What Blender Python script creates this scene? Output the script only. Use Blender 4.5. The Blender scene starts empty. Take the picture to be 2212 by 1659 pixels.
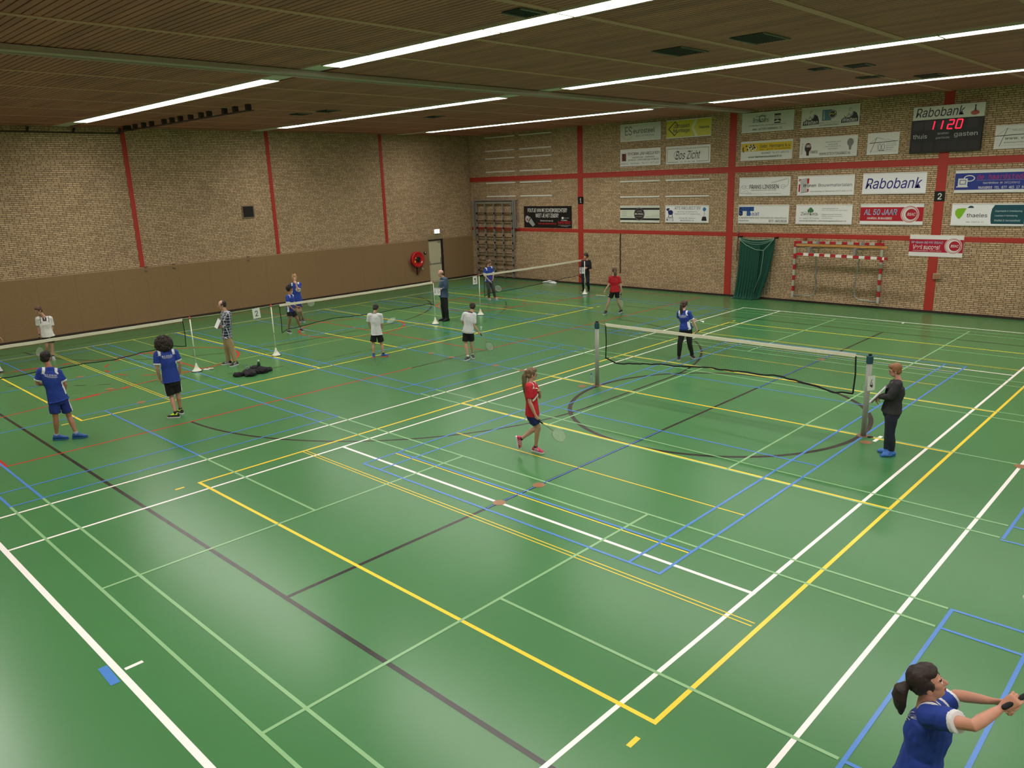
import bpy, bmesh, math, random
import numpy as np
from mathutils import Vector, Matrix, noise
from mathutils.bvhtree import BVHTree
random.seed(7)
SC = bpy.context.scene
COL = SC.collection

# ---------------------------------------------------------------- camera, world, exposure
cam_d = bpy.data.cameras.new('camera')
cam_d.sensor_width = 36.0
cam_d.lens = 36.0 * 1666.2 / 2212.0
cam_d.clip_end = 200
cam = bpy.data.objects.new('camera', cam_d)
COL.objects.link(cam)
yaw, pitch, roll = 0.769573, 0.255241, -0.0338298
fwd = Vector((-math.sin(yaw) * math.cos(pitch), math.cos(yaw) * math.cos(pitch), -math.sin(pitch)))
rgt = Vector((math.cos(yaw), math.sin(yaw), 0))
upv = rgt.cross(fwd)
r2 = rgt * math.cos(roll) + upv * math.sin(roll)
u2 = -rgt * math.sin(roll) + upv * math.cos(roll)
cam.matrix_world = Matrix(((r2.x, u2.x, -fwd.x, 7.75), (r2.y, u2.y, -fwd.y, -14.035), (r2.z, u2.z, -fwd.z, 4.693), (0, 0, 0, 1)))
SC.camera = cam
wd = bpy.data.worlds.new('world')
SC.world = wd
wd.use_nodes = True
wd.node_tree.nodes['Background'].inputs[0].default_value = (0.5, 0.5, 0.5, 1)
wd.node_tree.nodes['Background'].inputs[1].default_value = 0.0
SC.view_settings.view_transform = 'Standard'
SC.view_settings.look = 'None'
SC.view_settings.gamma = 1
SC.view_settings.use_curve_mapping = False
SC.view_settings.exposure = 0.0
LIGHT_E = 16.0             # radiance of the lit diffusers
LAMP_W = 190.0            # louvred lamp above each run of units, watts
LIGHT_COL = (1.0, 0.95, 0.885, 1)

# ---------------------------------------------------------------- materials
MATS = {}
def lin(c):
    return tuple(((x / 255) / 12.92 if x / 255 <= .04045 else ((x / 255 + .055) / 1.055) ** 2.4) for x in c)
def mat(name, rgb, rough=.6, metal=0., var=0., vscale=8., bump=0., bscale=60., emit=None, estr=1., alpha=None, spec=.5):
    if name in MATS: return MATS[name]
    m = bpy.data.materials.new(name); m.use_nodes = True
    nt = m.node_tree; b = nt.nodes['Principled BSDF']
    c = lin(rgb) if max(rgb) > 1.0 else rgb
    b.inputs['Base Color'].default_value = (*c, 1)
    b.inputs['Roughness'].default_value = rough
    b.inputs['Metallic'].default_value = metal
    b.inputs['Specular IOR Level'].default_value = spec
    tc = nt.nodes.new('ShaderNodeTexCoord')
    if var > 0:
        n = nt.nodes.new('ShaderNodeTexNoise'); n.inputs['Scale'].default_value = vscale; n.inputs['Detail'].default_value = 4
        nt.links.new(tc.outputs['Object'], n.inputs['Vector'])
        mx = nt.nodes.new('ShaderNodeMix'); mx.data_type = 'RGBA'
        mx.inputs['A'].default_value = (*[x * (1 - var) for x in c], 1)
        mx.inputs['B'].default_value = (*[min(1, x * (1 + var)) for x in c], 1)
        nt.links.new(n.outputs['Fac'], mx.inputs['Factor'])
        nt.links.new(mx.outputs['Result'], b.inputs['Base Color'])
    if bump > 0:
        n2 = nt.nodes.new('ShaderNodeTexNoise'); n2.inputs['Scale'].default_value = bscale; n2.inputs['Detail'].default_value = 3
        nt.links.new(tc.outputs['Object'], n2.inputs['Vector'])
        bp = nt.nodes.new('ShaderNodeBump'); bp.inputs['Strength'].default_value = bump; bp.inputs['Distance'].default_value = .01
        nt.links.new(n2.outputs['Fac'], bp.inputs['Height']); nt.links.new(bp.outputs['Normal'], b.inputs['Normal'])
    if emit:
        b.inputs['Emission Color'].default_value = (*emit, 1); b.inputs['Emission Strength'].default_value = estr
    MATS[name] = m
    return m

def brick_mat(name, ax):
    m = bpy.data.materials.new(name); m.use_nodes = True
    nt = m.node_tree; b = nt.nodes['Principled BSDF']; L = nt.links.new
    tc = nt.nodes.new('ShaderNodeTexCoord'); sp = nt.nodes.new('ShaderNodeSeparateXYZ'); cb = nt.nodes.new('ShaderNodeCombineXYZ')
    L(tc.outputs['Object'], sp.inputs[0]); L(sp.outputs[ax], cb.inputs[0]); L(sp.outputs[2], cb.inputs[1])
    bt = nt.nodes.new('ShaderNodeTexBrick')
    bt.offset = .37; bt.offset_frequency = 2; bt.squash = .62; bt.squash_frequency = 3
    bt.inputs['Scale'].default_value = 1; bt.inputs['Brick Width'].default_value = .225; bt.inputs['Row Height'].default_value = .0625
    bt.inputs['Mortar Size'].default_value = .008; bt.inputs['Mortar Smooth'].default_value = .15; bt.inputs['Bias'].default_value = -.1
    bt.inputs['Color1'].default_value = (*lin((206, 178, 142)), 1); bt.inputs['Color2'].default_value = (*lin((174, 147, 114)), 1)
    bt.inputs['Mortar'].default_value = (*lin((88, 64, 44)), 1)
    L(cb.outputs[0], bt.inputs['Vector'])
    n = nt.nodes.new('ShaderNodeTexNoise'); n.inputs['Scale'].default_value = .55; n.inputs['Detail'].default_value = 5
    L(tc.outputs['Object'], n.inputs['Vector'])
    hs = nt.nodes.new('ShaderNodeMix'); hs.data_type = 'RGBA'; hs.blend_type = 'MULTIPLY'; hs.inputs['Factor'].default_value = .35
    cr = nt.nodes.new('ShaderNodeValToRGB'); cr.color_ramp.elements[0].color = (.62, .60, .58, 1); cr.color_ramp.elements[1].color = (1, 1, 1, 1)
    cr.color_ramp.elements[0].position = .35; cr.color_ramp.elements[1].position = .65
    L(n.outputs['Fac'], cr.inputs[0]); L(bt.outputs['Color'], hs.inputs['A']); L(cr.outputs[0], hs.inputs['B'])
    L(hs.outputs['Result'], b.inputs['Base Color'])
    bp = nt.nodes.new('ShaderNodeBump'); bp.inputs['Strength'].default_value = .6; bp.inputs['Distance'].default_value = .008; bp.invert = True
    L(bt.outputs['Fac'], bp.inputs['Height']); L(bp.outputs['Normal'], b.inputs['Normal'])
    b.inputs['Roughness'].default_value = .85
    return m

FR = .27
def floor_paint(name, rgb, var=.10):
    m = mat('paint_' + name, rgb, rough=FR, var=var, vscale=.7, spec=.42)
    return m

def wood_mat(name, c1, c2, grain_axis_scale=(1, 9, 9), rough=.6):
    m = bpy.data.materials.new(name); m.use_nodes = True
    nt = m.node_tree; b = nt.nodes['Principled BSDF']; L = nt.links.new
    tc = nt.nodes.new('ShaderNodeTexCoord'); mp = nt.nodes.new('ShaderNodeMapping'); mp.inputs['Scale'].default_value = grain_axis_scale
    n = nt.nodes.new('ShaderNodeTexNoise'); n.inputs['Scale'].default_value = 1; n.inputs['Detail'].default_value = 5
    cr = nt.nodes.new('ShaderNodeValToRGB')
    cr.color_ramp.elements[0].color = (*lin(c1), 1); cr.color_ramp.elements[1].color = (*lin(c2), 1)
    cr.color_ramp.elements[0].position = .35; cr.color_ramp.elements[1].position = .65
    L(tc.outputs['Object'], mp.inputs[0]); L(mp.outputs[0], n.inputs['Vector']); L(n.outputs['Fac'], cr.inputs[0]); L(cr.outputs[0], b.inputs['Base Color'])
    b.inputs['Roughness'].default_value = rough
    return m

# ---------------------------------------------------------------- mesh builder
class MB:
    def __init__(s): s.v = []; s.f = []; s.m = []
    def add(s, vs, fs, m=0):
        o = len(s.v); s.v += [tuple(x) for x in vs]; s.f += [tuple(i + o for i in f) for f in fs]
        s.m += [m] * len(fs); return s
    def box(s, x0, x1, y0, y1, z0, z1, m=0):
        vs = [(x, y, z) for x in (x0, x1) for y in (y0, y1) for z in (z0, z1)]
        return s.add(vs, [(0, 1, 3, 2), (4, 6, 7, 5), (0, 4, 5, 1), (2, 3, 7, 6), (0, 2, 6, 4), (1, 5, 7, 3)], m)
    def obox(s, c, ex, ey, ez, m=0):
        c, ex, ey, ez = map(Vector, (c, ex, ey, ez))
        vs = [c + ex * a + ey * b + ez * d for a in (-1, 1) for b in (-1, 1) for d in (-1, 1)]
        return s.add(vs, [(0, 1, 3, 2), (4, 6, 7, 5), (0, 4, 5, 1), (2, 3, 7, 6), (0, 2, 6, 4), (1, 5, 7, 3)], m)
    def loft(s, secs, n=14, m=0, cap=(True, True)):
        vs = []
        for (c, U, V, a, b) in secs:
            for i in range(n):
                t = 2 * math.pi * i / n
                vs.append(c + U * (a * math.cos(t)) + V * (b * math.sin(t)))
        fs = []
        for k in range(len(secs) - 1):
            for i in range(n):
                j = (i + 1) % n
                fs.append((k * n + i, k * n + j, (k + 1) * n + j, (k + 1) * n + i))
        if cap[0]: fs.append(tuple(range(n - 1, -1, -1)))
        if cap[1]: fs.append(tuple((len(secs) - 1) * n + i for i in range(n)))
        return s.add(vs, fs, m)
    def limb(s, pts, rad, side=(0, 0, 1), n=14, m=0, round0=True, round1=True):
        pts = [Vector(p) for p in pts]; side = Vector(side); secs = []
        rad = [(r, r) if not isinstance(r, tuple) else r for r in rad]
        T0 = None
        for i, p in enumerate(pts):
            a = pts[max(i - 1, 0)]; b = pts[min(i + 1, len(pts) - 1)]
            T = (b - a).normalized()
            U = side - T * side.dot(T)
            if U.length < 1e-3: U = Vector((1, 0, 0)) - T * T.x
            if U.length < 1e-3: U = Vector((0, 1, 0)) - T * T.y
            U.normalize(); V = T.cross(U)
            if i == 0 and round0:
                q = min(rad[0])
                secs.append((p - T * q * .97, U, V, rad[0][0] * .25, rad[0][1] * .25)); secs.append((p - T * q * .6, U, V, rad[0][0] * .78, rad[0][1] * .78))
            secs.append((p, U, V, rad[i][0], rad[i][1]))
            if i == len(pts) - 1 and round1:
                q = min(rad[-1])
                secs.append((p + T * q * .6, U, V, rad[-1][0] * .78, rad[-1][1] * .78)); secs.append((p + T * q * .97, U, V, rad[-1][0] * .25, rad[-1][1] * .25))
        return s.loft(secs, n, m)
    def tube(s, pts, r, n=8, m=0):
        return s.limb(pts, [r] * len(pts), (0.13, .31, .94), n, m, False, False)
    def ell(s, c, U, V, W, ru, rv, rw, n=16, m=0):
        c = Vector(c); secs = []
        k = 10
        for i in range(k + 1):
            t = math.pi * i / k; z = -math.cos(t); r = max(math.sin(t), .06)
            secs.append((c + W * (rw * z), U, V, ru * r, rv * r))
        return s.loft(secs, n, m)
    def lathe(s, prof, c=(0, 0, 0), n=24, m=0):
        c = Vector(c)
        return s.loft([(c + Vector((0, 0, z)), Vector((1, 0, 0)), Vector((0, 1, 0)), max(r, 1e-4), max(r, 1e-4)) for r, z in prof], n, m)

def root_loc(p):
    while p.parent: p = p.parent
    return Vector(p.location)
def link_mesh(me, name, mats, parent=None, smooth=False):
    for mm in mats: me.materials.append(mm)
    o = bpy.data.objects.new(name, me); COL.objects.link(o)
    if parent: o.parent = parent
    if smooth: me.polygons.foreach_set('use_smooth', [True] * len(me.polygons))
    return o
def obj(name, mb, mats, parent=None, smooth=False, origin=None):
    """links a builder (world coordinates) as ONE mesh object"""
    if not isinstance(mats, (list, tuple)): mats = [mats]
    off = root_loc(parent) if parent else Vector(origin or (0, 0, 0))
    me = bpy.data.meshes.new(name)
    v = np.array(mb.v, float) - np.array(off)
    me.from_pydata(v.tolist(), [], mb.f)
    me.polygons.foreach_set('material_index', mb.m)
    me.update()
    o = link_mesh(me, name, mats, parent, smooth)
    if not parent: o.location = off
    return o
def fixn(o):
    bm = bmesh.new(); bm.from_mesh(o.data); bmesh.ops.recalc_face_normals(bm, faces=bm.faces); bm.to_mesh(o.data); bm.free(); return o
def tag(o, label, cat, group=None):
    o['label'] = label; o['category'] = cat
    if group: o['group'] = group
    return o
def thing(name, label, cat, loc=(0, 0, 0), group=None):
    o = bpy.data.objects.new(name, None); COL.objects.link(o); o.location = loc; o.empty_display_size = .2
    return tag(o, label, cat, group)
def struct(name, mb, mats, parent=None, smooth=False):
    o = obj(name, mb, mats, parent, smooth)
    fixn(o)
    if not parent: o['kind'] = 'structure'
    return o

# ---------------------------------------------------------------- the hall
XL, XR, YB, YF, ZC = -22.14, 22.14, 14.18, -14.95, 7.03
M_brick_x = brick_mat('brick_x', 0); M_brick_y = brick_mat('brick_y', 1)
M_red = mat('red_paint', (168, 46, 34), rough=.55, var=.06, vscale=2)
M_white = mat('white_enamel', (222, 222, 214), rough=.4)
M_black = mat('black_plastic', (18, 18, 19), rough=.5)
M_dark = mat('dark_skirting', (46, 28, 22), rough=.6)
M_alu = mat('aluminium', (168, 170, 168), rough=.38, metal=.6)
M_steel = mat('grey_steel', (140, 140, 136), rough=.45, metal=.3)

P = dict(floor=floor_paint('floor', (68, 123, 73), .07), black=floor_paint('black', (38, 36, 32), .05), red=floor_paint('red', (184, 50, 42), .05),
         white=floor_paint('white', (246, 242, 238), .03), yellow=floor_paint('yellow', (240, 212, 62), .04), green=floor_paint('green', (138, 184, 132), .04),
         blue=floor_paint('blue', (76, 132, 206), .04), tan=floor_paint('tan', (150, 108, 78), .12), pale=floor_paint('pale', (190, 190, 92), .04))
keys = ['floor', 'black', 'red', 'white', 'yellow', 'pale', 'green', 'blue', 'tan']
lev = {k: .0005 * i for i, k in enumerate(keys)}
F = MB()
F.box(XL - .3, XR + .3, YF - .3, YB + .3, -.3, 0, 0)
QN = [0]
def quad(p, k, z=None):
    F.add([(x, y, lev[k] + (QN[0] % 35) * 1.1e-5) for x, y in p], [tuple(range(len(p)))], keys.index(k))
def ln(x0, y0, x1, y1, w, k):
    QN[0] += 1
    d = Vector((x1 - x0, y1 - y0)); d.normalize(); n = Vector((-d.y, d.x)) * w / 2; e = d * w / 2
    a = Vector((x0, y0)) - e; b = Vector((x1, y1)) + e
    quad([a - n, b - n, b + n, a + n], k)
def arc(cx, cy, r, a0, a1, w, k, dash=None, gap=None):
    QN[0] += 1
    tot = math.radians(a1 - a0) * r
    segs = []
    if dash:
        t = 0
        while t < tot: segs.append((t, min(t + dash, tot))); t += dash + gap
    else: segs = [(0, tot)]
    for s0, s1 in segs:
        n = max(2, int((s1 - s0) / .12))
        for i in range(n):
            t0 = math.radians(a0) + (s0 + (s1 - s0) * i / n) / r; t1 = math.radians(a0) + (s0 + (s1 - s0) * (i + 1) / n) / r
            quad([(cx + q * math.cos(t), cy + q * math.sin(t)) for q, t in ((r - w / 2, t0), (r + w / 2, t0), (r + w / 2, t1), (r - w / 2, t1))], k)
# tennis court (white)
for x in (-5.51, -4.12, 4.12, 5.51): ln(x, -11.93, x, 11.93, .05, 'white')
for y in (-11.93, 11.93): ln(-5.51, y, 5.51, y, .07, 'white')
for y in (-6.4, 6.4): ln(-4.12, y, 4.12, y, .055, 'white')
ln(0, -11.85, 0, -11.72, .05, 'white'); ln(0, 11.72, 0, 11.85, .05, 'white')
ln(3.3, -.16, 3.3, .16, .06, 'white'); ln(-12.1, 11.74, -11.68, 11.76, .06, 'white')
# volleyball courts (yellow)
for cx in (0, -14.66, 14.66):
    for x in (-4.5, 4.5): ln(cx + x, -9, cx + x, 9, .05, 'yellow')
    for y in (-9, -3, 0, 3, 9): ln(cx - 4.5, y, cx + 4.5, y, .05, 'yellow')
    for y in (-7, 7):
        ln(cx - 4.46, y - .035, cx + 4.42, y - .035, .018, 'yellow'); ln(cx - 4.46, y + .035, cx + 4.42, y + .035, .018, 'yellow')
    for x in (-4.5, 4.5):
        for y in (-9.33, 9.33): ln(cx + x, y - .05, cx + x, y + .05, .05, 'yellow')
for y in (-6, -4.5, 4.5, 6):
    ln(-3.05, y, 3.05, y, .025, 'yellow'); ln(-19.2, y, -13.12, y, .03, 'pale')
ln(-13.12, -4.5, -13.12, 4.9, .03, 'pale')
# badminton courts
for cy in (-8.38, 0, 8.38):
    for d in (-3.05, -2.59, 2.59, 3.05):
        y = cy + d + (.07 if abs(cy) < 1 and abs(d) > 3 else 0) * (1 if d > 0 else -1)
        ln(-5.86, cy + d, 5.86, cy + d, .04, 'green')
        ln(-19.25, y, -5.88, y, .04, 'blue'); ln(5.92, y, 19.3, y, .04, 'blue')
    for s in (-1, 1): ln(s * 1.96, cy - 3.05, s * 1.96, cy + 3.05, .04, 'green')
    yc = cy + (.055 if cy == 0 else 0)
    ln(-5.86, yc, -1.96, yc, .04, 'green'); ln(1.96, yc, 5.86, yc, .04, 'green')
    for x in (-5.88, -6.66, -10.59, -14.55, -18.5, -19.25): ln(x, cy - 3.05, x, cy + 3.05, .04, 'blue')
    for x in (5.92, 6.69, 10.6, 14.6): ln(x, cy - 3.05, x, cy + 3.05, .04, 'blue')
    ln(-10.59, cy, -5.88, cy, .04, 'blue'); ln(-19.25, cy, -14.55, cy, .04, 'blue'); ln(5.92, cy, 10.6, cy, .04, 'blue')
for x in (-3.05, -2.59, 2.59, 3.05): ln(x, -6.7, x, 6.7, .04, 'blue')
for y in (-6.7, -5.94, -1.98, 1.98, 5.94, 6.7): ln(-3.05, y, 3.05, y, .04, 'blue')
for s in (-1, 1): ln(0, s * 2.0, 0, s * 6.65, .022, 'blue')
ln(-.17, -12.02, .14, -12.03, .09, 'blue')
# handball courts (black)
ln(0, -10, 0, 10, .06, 'black')
for y in (-10.03, 10): ln(-20, y, 20, y, .06, 'black')
arc(0, 0, 3, 0, 360, .09, 'black')
for gx in (-8.1, -20):
    ln(gx + 6, -1.5, gx + 6, 1.5, .06, 'black'); arc(gx, 1.5, 6, 0, 90, .06, 'black'); arc(gx, -1.5, 6, -90, 0, .06, 'black')
ln(-8.1, -1.5, -8.1, 1.5, .05, 'black'); ln(-20, -10, -20, 10, .05, 'black')
for k in range(5): ln(-11, -1.4 + k * .62, -11, -1.1 + k * .62, .05, 'black')
arc(-20, 1.5, 9, 0, 72, .05, 'black', .32, .3); arc(-20, -1.5, 9, -74, 0, .05, 'black', .32, .3)
# basketball court (red)
for y0, y1 in ((-10.95, -1.5), (1.5, 13.3)): ln(-8.12, y0, -8.12, y1, .05, 'red')
ln(-21.2, -10.95, -21.2, 13.3, .05, 'red')
for y in (-10.95, 13.3, 1.21): ln(-21.2, y, -8.12, y, .05, 'red')
ln(-8.2, -10.95, -8.7, -10.95, .1, 'red')
arc(-14.66, 1.2, 1.8, 0, 360, .06, 'red')
for s in (-1, 1):
    yf = 1.21 + s * 6.26; yb = 1.21 + s * 12.1
    ln(-16.46, yf, -12.88, yf, .06, 'red')
    ln(-16.46, yf, -17.5, yb, .05, 'red'); ln(-12.88, yf, -11.82, yb, .05, 'red')
    a0 = 0 if s < 0 else 180
    arc(-14.66, yf, 1.8, a0, a0 + 180, .07, 'red'); arc(-14.66, yf, 1.8, a0 + 180, a0 + 360, .06, 'red', .4, .42)
    for t0, t1, w in ((.50, .58, .11), (.66, .67, .12), (.37, .38, .12)):
        for xa, xb in ((-16.46, -17.5), (-12.88, -11.82)):
            sg = -1 if xb < xa else 1
            ln(xa + (xb - xa) * t0 + .06 * sg, yf + (yb - yf) * t0, xa + (xb - xa) * t1 + .06 * sg, yf + (yb - yf) * t1, w, 'red')
# socket covers
for x, y in ((-14.75, -7.56), (-12.63, -7.55), (-10.64, -7.55), (-9.07, 0.02), (-8.2, 0), (-6.46, .03), (-5.52, .03), (-3.28, -.27), (3.21, -.32), (0, -5.5), (0, -6.4), (0, 6.42), (0, 5.5), (5.52, -.02)):
    r = .1
    quad([(x + r * math.cos(t * math.pi / 12), y + r * math.sin(t * math.pi / 12)) for t in range(24)], 'tan')
fl = obj('floor', F, [P[k] for k in keys]); fl['kind'] = 'structure'

w = MB(); w.box(XL - .3, XR + .3, YB, YB + .3, 0, ZC + .4); struct('wall_back', w, M_brick_x)
w = MB(); w.box(XR, XR + .3, YF, YB, 0, ZC + .4); struct('wall_right', w, M_brick_y)
w = MB(); w.box(XL - .3, XR + .3, YF - .3, YF, 0, ZC + .4); struct('wall_front', w, M_brick_x)
w = MB()   # left wall with the door opening
DY0, DY1, DZ = 11.15, 12.15, 2.08
w.box(XL - .3, XL, YF, DY0, 0, ZC + .4); w.box(XL - .3, XL, DY1, YB, 0, ZC + .4); w.box(XL - .3, XL, DY0, DY1, DZ, ZC + .4)
struct('wall_left', w, M_brick_y)

# ceiling: wooden slats along X over a dark void
M_slat = wood_mat('ceiling_slat', (154, 92, 84), (182, 112, 98), (.35, 3.1, 3))
M_void = mat('ceiling_void', (26, 19, 12), rough=.9)
ROWS = [-11.9, -4.70, 2.47, 9.85]; LW = .23
c = MB(); c.box(XL - .3, XR + .3, YF - .3, YB + .3, ZC + .06, ZC + .4, 1)
y = YF + .05
while y < YB:
    a, b = y, y + .098
    if not any(a < r + LW + .02 and b > r - LW - .02 for r in ROWS): c.box(XL, XR, a, b, ZC, ZC + .05, 0)
    y += .12
struct('ceiling', c, [M_slat, M_void])
M_batten = mat('ceiling_batten', (196, 142, 124), rough=.7, var=.1, vscale=1)
seams = [-20.9, -18.6, -16.3, -14.05, -11.8, -9.55, -4.45, -2.2, .05, 2.4, 4.75, 9.5, 11.8, 14.1, 16.4, 18.6, 20.9]
n_tr = 0
def trim(mb, m, parent=None):
    global n_tr
    n_tr += 1
    return struct('trim_%d' % n_tr, mb, m, parent)
ysp = [YF] + sum([[r - LW - .03, r + LW + .03] for r in ROWS], []) + [YB]
c = MB()
for x in seams:
    for k in range(0, len(ysp), 2): c.box(x - .07, x + .07, ysp[k], ysp[k + 1], ZC - .012, ZC, 0)
trim(c, M_batten)
M_palegreen = mat('pale_green_sheet', (206, 190, 180), rough=.6)
c = MB()
for r in ROWS:
    for x0, x1 in ((XL, -20.15), (-8.25, -6.72), (-6.72, -5.98), (5.98, 8.25), (20.15, XR)): c.box(x0, x1, r - LW, r + LW, ZC - .004, ZC + .04)
trim(c, M_palegreen)
# divider beams with a dark channel
M_beam = mat('beam_green', (176, 156, 146), rough=.5)
for bx in (-7.02, 7.4):
    c = MB()
    c.box(bx, bx + .36, YF, YB, ZC - .10, ZC - .012, 0); c.box(bx - .16, bx - .10, YF, YB, ZC - .06, ZC - .012, 0); c.box(bx - .10, bx, YF, YB, ZC - .035, ZC - .012, 1)
    c.box(bx + .1, bx + .14, YF, YB, ZC - .125, ZC - .10, 0)
    trim(c, [M_beam, M_black])

# columns and belts on the brick
c = MB()
for x in (-14.86, -7.4, .02, 7.42, 14.86): c.box(x - .145, x + .145, YB - .015, YB + .02, 0, ZC)
trim(c, M_red)
c = MB()
for z0, z1 in ((4.78, 5.0), (2.37, 2.53)): c.box(XL, XR, YB - .012, YB + .02, z0, z1)
trim(c, M_red)
c = MB()
for y in (-8.35, -2.69, 2.93, 8.64, -14.0): c.box(XL - .02, XL + .015, y - .08, y + .08, 2.1, ZC)
trim(c, M_red)
M_cord = mat('brown_wall_felt', (136, 110, 76), rough=.95, var=.08, vscale=14, bump=.3, bscale=220)
c = MB(); c.box(XL, XL + .045, YF, DY0 - .03, 0, 2.07, 0); c.box(XL, XL + .045, DY1 + .03, YB, 0, 2.07, 0)
c.box(XL, XL + .035, YF, DY0 - .03, 2.07, 2.10, 1); c.box(XL, XL + .035, DY1 + .03, YB, 2.07, 2.1, 1)
for y in np.arange(-13.6, 13.9, 1.22):
    if abs(y - 11.65) > .6: c.box(XL + .045, XL + .0458, y, y + .006, 0, 2.07, 2)
trim(c, [M_cord, mat('felt_edge', (150, 128, 100), rough=.8), mat('felt_joint', (112, 88, 62), rough=.9)])
c = MB(); c.box(XL + .045, XL + .065, YF, DY0 - .05, 0, .07); c.box(XL + .045, XL + .065, DY1 + .03, YB, 0, .07); o = struct('baseboard_left', c, M_dark)
c = MB(); c.box(XL + .07, XR, YB - .03, YB, 0, .08); struct('baseboard_back', c, M_dark)
# soldier course above the door
c = MB()
for k in range(16): c.box(XL, XL + .012, 11.13 + k * .065, 11.13 + k * .065 + .052, 2.1, 2.28)
trim(c, mat('soldier_brick', (150, 134, 104), rough=.85))
# door in its reveal
M_door = mat('door_cream', (196, 190, 160), rough=.55)
c = MB(); c.box(XL - .1, XL - .055, DY0 + .06, DY1 - .12, 0.005, 2.0)
d = struct('door_1', c, M_door)
c = MB(); c.box(XL - .055, XL - .03, DY0 + .08, DY1 - .14, .86, .9, 0); c.box(XL - .055, XL - .02, DY0 + .08, DY0 + .12, .84, 1.02, 1); c.box(XL - .055, XL - .01, DY1 - .2, DY1 - .15, .84, 1.15, 1)
obj('panic_bar', c, [M_alu, M_steel], d)
c = MB(); c.box(XL - .055, XL - .03, DY1 - .32, DY1 - .16, 1.9, 1.95); obj('door_closer', c, M_alu, d)
c = MB(); c.box(XL - .2, XL - .1, DY0, DY1, 0, 2.08, 0); c.box(XL - .1, XL, DY0, DY0 + .05, 0, 2.04, 1); c.box(XL - .1, XL, DY1 - .1, DY1, 0, 2.04, 0); c.box(XL - .1, XL, DY0, DY1, 2.02, 2.08, 0)
trim(c, [mat('door_reveal', (38, 28, 24), rough=.7), mat('door_frame', (150, 138, 112), rough=.6)])
# cable duct in the corner
c = MB(); c.tube([(XL + .06, YB - .06, 2.2), (XL + .06, YB - .06, ZC)], .022); trim(c, mat('duct', (150, 132, 104), rough=.7))

# ---------------------------------------------------------------- ceiling lights
M_emit = mat('lit_diffuser', (240, 238, 230), rough=.5, emit=LIGHT_COL[:3], estr=LIGHT_E)
M_house = mat('light_housing', (214, 206, 190), rough=.5)
segs = [(-20.15, -8.25), (-5.95, 5.95), (8.25, 20.15)]
row_name = ['row nearest the viewer', 'third row from back wall', 'second row from back wall', 'row nearest back wall']
seg_name = ['left bay', 'middle bay', 'right bay']
ords = ['first', 'second', 'third', 'fourth', 'fifth', 'sixth', 'seventh', 'eighth']
proto = None
for ri, r in enumerate(ROWS):
    for si, (x0, x1) in enumerate(segs):
        st = (x1 - x0) / 8
        for k in range(8):
            lab = 'lit strip light, %s from left, %s, %s' % (ords[k], seg_name[si], row_name[ri])
            loc = (x0 + st * (k + .5), r, ZC)
            if proto is None:
                proto = thing('ceiling_light', lab, 'ceiling light', loc, 'strip lights in the ceiling')
                h = MB(); L = st / 2 - .005
                for ya, yb in ((-LW, -LW + .02), (LW - .02, LW)): h.box(loc[0] - L, loc[0] + L, r + ya, r + yb, ZC - .03, ZC + .05)
                for xa, xb in ((-L, -L + .015), (L - .015, L)): h.box(loc[0] + xa, loc[0] + xb, r - LW + .02, r + LW - .02, ZC - .025, ZC + .05)
                h.box(loc[0] - L + .015, loc[0] + L - .015, r - LW + .02, r + LW - .02, ZC + .04, ZC + .055)
                p1 = obj('housing', h, M_house, proto)
                h = MB(); h.box(loc[0] - L + .016, loc[0] + L - .016, r - LW + .022, r + LW - .022, ZC - .012, ZC + .01)
                p2 = obj('diffuser', h, M_emit, proto)
            else:
                q = proto.copy(); COL.objects.link(q); q.location = loc; q['label'] = lab
                for ch in (p1, p2):
                    e = ch.copy(); COL.objects.link(e); e.parent = q

for r in ROWS:      # the louvred lamps themselves: light leaves them in a downward cone
    for x0, x1 in segs:
        ld = bpy.data.lights.new('ceiling_lamp', 'AREA'); ld.shape = 'RECTANGLE'; ld.size = x1 - x0 - .1; ld.size_y = 2 * LW - .06
        ld.energy = LAMP_W; ld.color = LIGHT_COL[:3]; ld.spread = math.radians(140)
        lo = bpy.data.objects.new('ceiling_lamp', ld); COL.objects.link(lo); lo.location = ((x0 + x1) / 2, r, ZC - .03)

# ceiling vents
M_vent = mat('vent_dark', (34, 38, 36), rough=.6); M_ventrim = mat('vent_rim', (120, 122, 116), rough=.5, metal=.4)
def vent(x0, x1, y0, y1, lab):
    t = thing('ceiling_vent', lab, 'vent', ((x0 + x1) / 2, (y0 + y1) / 2, ZC), 'ceiling vents')
    m = MB(); m.box(x0, x1, y0, y1, ZC - .012, ZC - .002)
    for k in np.arange(x0 + .04, x1, .06): m.box(k, k + .012, y0, y1, ZC - .02, ZC - .012)
    obj('grille', m, M_vent, t)
    for a in (x0 - .03, x1):
        m = MB(); m.box(a, a + .03, y0, y1, ZC - .03, ZC); obj('rim', m, M_ventrim, t)
vent(-1.13, -.53, -.72, .25, 'dark square ceiling vent, left one of the two large ones near the middle')
vent(.51, 1.11, -.76, .25, 'dark square ceiling vent, right one of the two large ones near the middle')
vent(-.45, -.12, -5.5, -4.97, 'small dark ceiling vent beside the brightest foremost light row')
vent(-.45, -.1, 4.7, 5.1, 'smallest dark ceiling vent, behind the two large square ones')
vent(.3, .75, 4.9, 5.5, 'dark ceiling vent with a pale hatch behind the two large ones')
vent(-.4, .1, 7.5, 8.0, 'dark ceiling vent just in front of the rearmost light row, left one')
vent(.65, 1.2, 8.6, 9.4, 'dark ceiling vent touching the rearmost light row')
vent(-15.2, -14.7, -.1, .4, 'dark ceiling vent over the left hall, nearer the lamp rail')
vent(-14.0, -13.4, .1, .6, 'dark ceiling vent over the left hall, right of its twin')
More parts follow.
